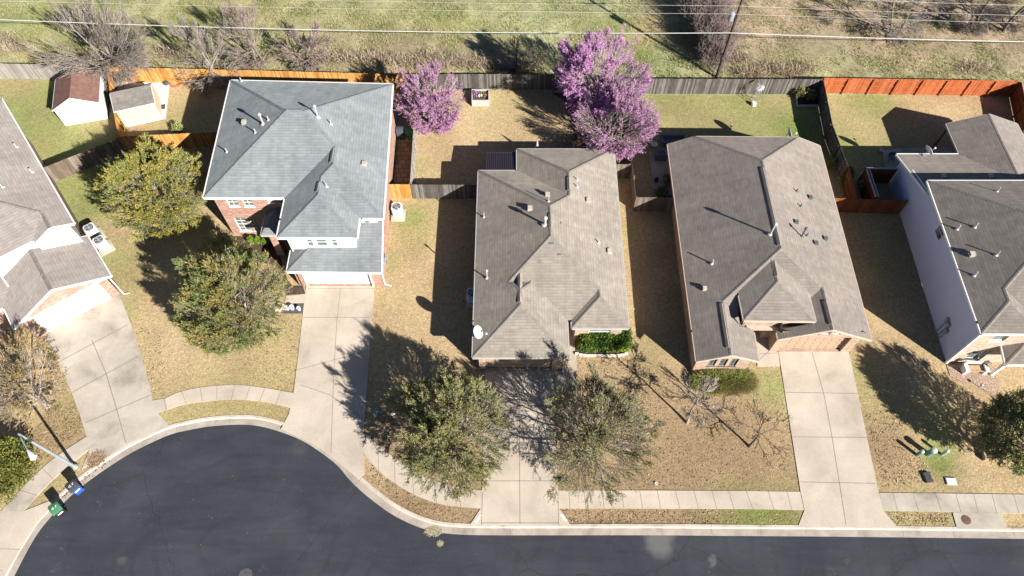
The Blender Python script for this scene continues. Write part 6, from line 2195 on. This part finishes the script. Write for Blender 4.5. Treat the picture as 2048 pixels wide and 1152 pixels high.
# closed parasol behind the middle house
x, y, _ = at(1074, 296, 1.6)
t = thing("closed_parasol", "closed pale pink parasol standing behind the middle house", "parasol", (x, y, 0))
mb = MB(); mb.lathe((x, y, 0), [(.25, 0), (.25, .08), (.04, .12)], 16); mb.tube([(x, y, 0), (x, y, 2.55)], .025, 8); mb.build("pole", MT['grey_metal'], t)
mb = MB(); mb.lathe((x, y, 1.0), [(.13, 0), (.16, .3), (.11, .9), (.07, 1.3), (.02, 1.52)], 12); mb.build("canopy", MT['fabric_pink'], t)
# bench on the gravel
x, y, _ = at(1950, 737, .4)
t = thing("garden_bench", "wooden slatted bench with white ends on the tan gravel", "bench", (x, y, 0))
for sx in (-.72, .72):
    mb = MB(); mb.box((x + sx, y, .3), (.2, .62, .6)); mb.box((x + sx, y - .05, .62), (.26, .66, .06)); mb.box((x + sx, y + .3, .55), (.2, .12, .9)); mb.build("end_support", MT['trim'], t)
mb = MB()
for k in range(5):
    mb.box((x, y - .24 + k * .115, .44), (1.24, .1, .04))
mb.build("seat", MT['bench_wood'], t)
mb = MB(); mb.box((x, y + .34, .82), (1.24, .05, .12)); mb.box((x, y + .34, .62), (1.24, .05, .1)); mb.build("backrest", MT['trim'], t)
x, y, _ = at(1962, 771, .3)
t = thing("path_light", "small dark path light at the edge of the tan gravel", "light", (x, y, 0))
mb = MB(); mb.tube([(x, y, 0), (x, y, .45)], .025, 6); mb.build("stake", MT['black'], t); mb = MB(); mb.lathe((x, y, .43), [(.12, 0), (.1, .06), (.02, .1)], 12); mb.build("shade", MT['grey_metal'], t)
# house entrance pots, stones, tree rings
for k, (px, py, r_) in enumerate(((583, 614, .2), (597, 616, .15))):
    x, y, _ = at(px, py, .3)
    t = thing("white_pot", ("larger" if k == 0 else "smaller") + " of two white pots on the dark gravel by the driveway", "pot", (x, y, 0), 0, "white pots on the dark gravel")
    mb = MB(); mb.lathe((x, y, .02), [(r_ * .7, 0), (r_ * .95, .25), (r_, .34), (r_ * .82, .34), (r_ * .8, .29)], 18); mb.build("pot", MT['white_metal'], t)
    mb = MB(); mb.lathe((x, y, .28), [(r_ * .8, 0), (r_ * .8, .01)], 16); mb.build("soil", MT['soil'], t)
mb = MB(); x, y, _ = at(565, 615, .15)
for k in range(5):
    mb.box((x + rs.randn() * .15, y + rs.randn() * .1, .12), (.4, .3, .24), rs.rand() * 3, taper=1.1)
tag(mb.build("limestone_block", MT['stone_white'], origin=(x, y, 0)), "pale limestone blocks beside the two white pots", "stones")
def ring(label, px, py, r_, mat, n, a0=0, a1=2 * math.pi, h=.16):
    x, y, _ = at(px, py)
    t = thing("bed_edging", label, "edging", (x, y, 0))
    for k in range(n):
        a = a0 + (a1 - a0) * k / n
        mb = MB(); mb.box((x + r_ * math.cos(a), y + r_ * math.sin(a), h / 2), (r_ * abs(a1 - a0) / n * .94, .16, h), a + math.pi / 2); mb.build("edging_stone", MT[mat], t)
    return t
ring("curved terracotta edging beside the concrete pad under the orange fence", 354, 165, .62, 'terracotta', 12, math.pi * .95, math.pi * 2.05)
ring("curved terracotta edging round the bare tree inside the orange fence", 440, 165, .62, 'terracotta', 12, math.pi * .95, math.pi * 2.05)
ring("short white stone edging showing through the tallest redbud", 1262, 198, .8, 'stone_white', 8, -math.pi * .62, -math.pi * .02, .14)
x0, y0 = a2(1150, 712); x1, y1 = a2(1257, 712)
t = thing("bed_edging", "pale stone edging along the front of the clipped hedge", "edging", ((x0 + x1) / 2, y0, 0))
m = 14
for k in range(m):
    s = (k + .5) / m
    mb = MB(); mb.box((x0 + (x1 - x0) * s, y0 + .25 * (abs(s - .5) * 2) ** 6, .08), ((x1 - x0) / m * .95, .15, .16)); mb.build("edging_stone", MT['stone_white'], t)
x, y, _ = at(751, 820, .2); mb = MB(); mb.lathe((x, y, 0), [(.12, 0), (.19, .08), (.17, .14), (.08, .16)], 14); tag(mb.build("hose_reel", MT['teal'], origin=(x, y, 0)), "teal coiled hose lying in the tree shade beside the second driveway", "hose")
for k, (px, py, lab) in enumerate(((786, 828, "pale stone in the shade left of the olive tree"), (818, 921, "pale stone near the curving pavement under the olive tree"))):
    x, y, _ = at(px, py); mb = MB(); mb.lathe((x, y, 0), [(.16, 0), (.19, .06), (.13, .14), (.03, .17)], 7); tag(mb.build("garden_stone", MT['stone_white'], origin=(x, y, 0)), lab, "stone")
x, y, _ = at(327, 242, .3); xd, yd, _ = at(324, 214, .05)
mb = MB(); mb.box((xd, yd, .06), (.55, .6, .03), R(15)); tag(mb.build("door_mat", MT['dark_grey'], origin=(xd, yd, .05)), "dark mat on the pale pad beside the cream shed", "mat")
x, y, _ = at(331, 164, .3); mb = MB(); mb.lathe((x, y, .04), [(.2, 0), (.26, .12), (.2, .3), (.1, .34)], 12); tag(mb.build("plant_pot", MT['dark_grey'], origin=(x, y, .04)), "dark pot at the top corner of the pale shed pad", "pot")
x, y, _ = at(184, 902, .1)
# patio things behind the right-hand house
x, y, _ = at(1783, 316, .4)
t = thing("patio_chair", "dark metal patio chair on the right-hand house's shaded patio", "chair", (x, y, 0))
for sx in (-.25, .25):
    for sy in (-.25, .25):
        mb = MB(); mb.tube([(x + sx, y + sy, 0.03), (x + sx, y + sy, .42 if sy < 0 else .9)], .02, 5); mb.build("leg", MT['black'], t)
mb = MB(); mb.box((x, y, .43), (.52, .52, .04)); mb.build("seat", MT['cushion'], t); mb = MB(); mb.box((x, y + .25, .68), (.5, .04, .36)); mb.build("backrest", MT['cushion'], t)
x, y, _ = at(1764, 300, .3); mb = MB(); mb.lathe((x, y, .03), [(.16, 0), (.22, .25), (.16, .3)], 14); tag(mb.build("plant_pot", MT['grey_metal'], origin=(x, y, 0)), "grey pot at the left end of the right-hand patio", "pot")
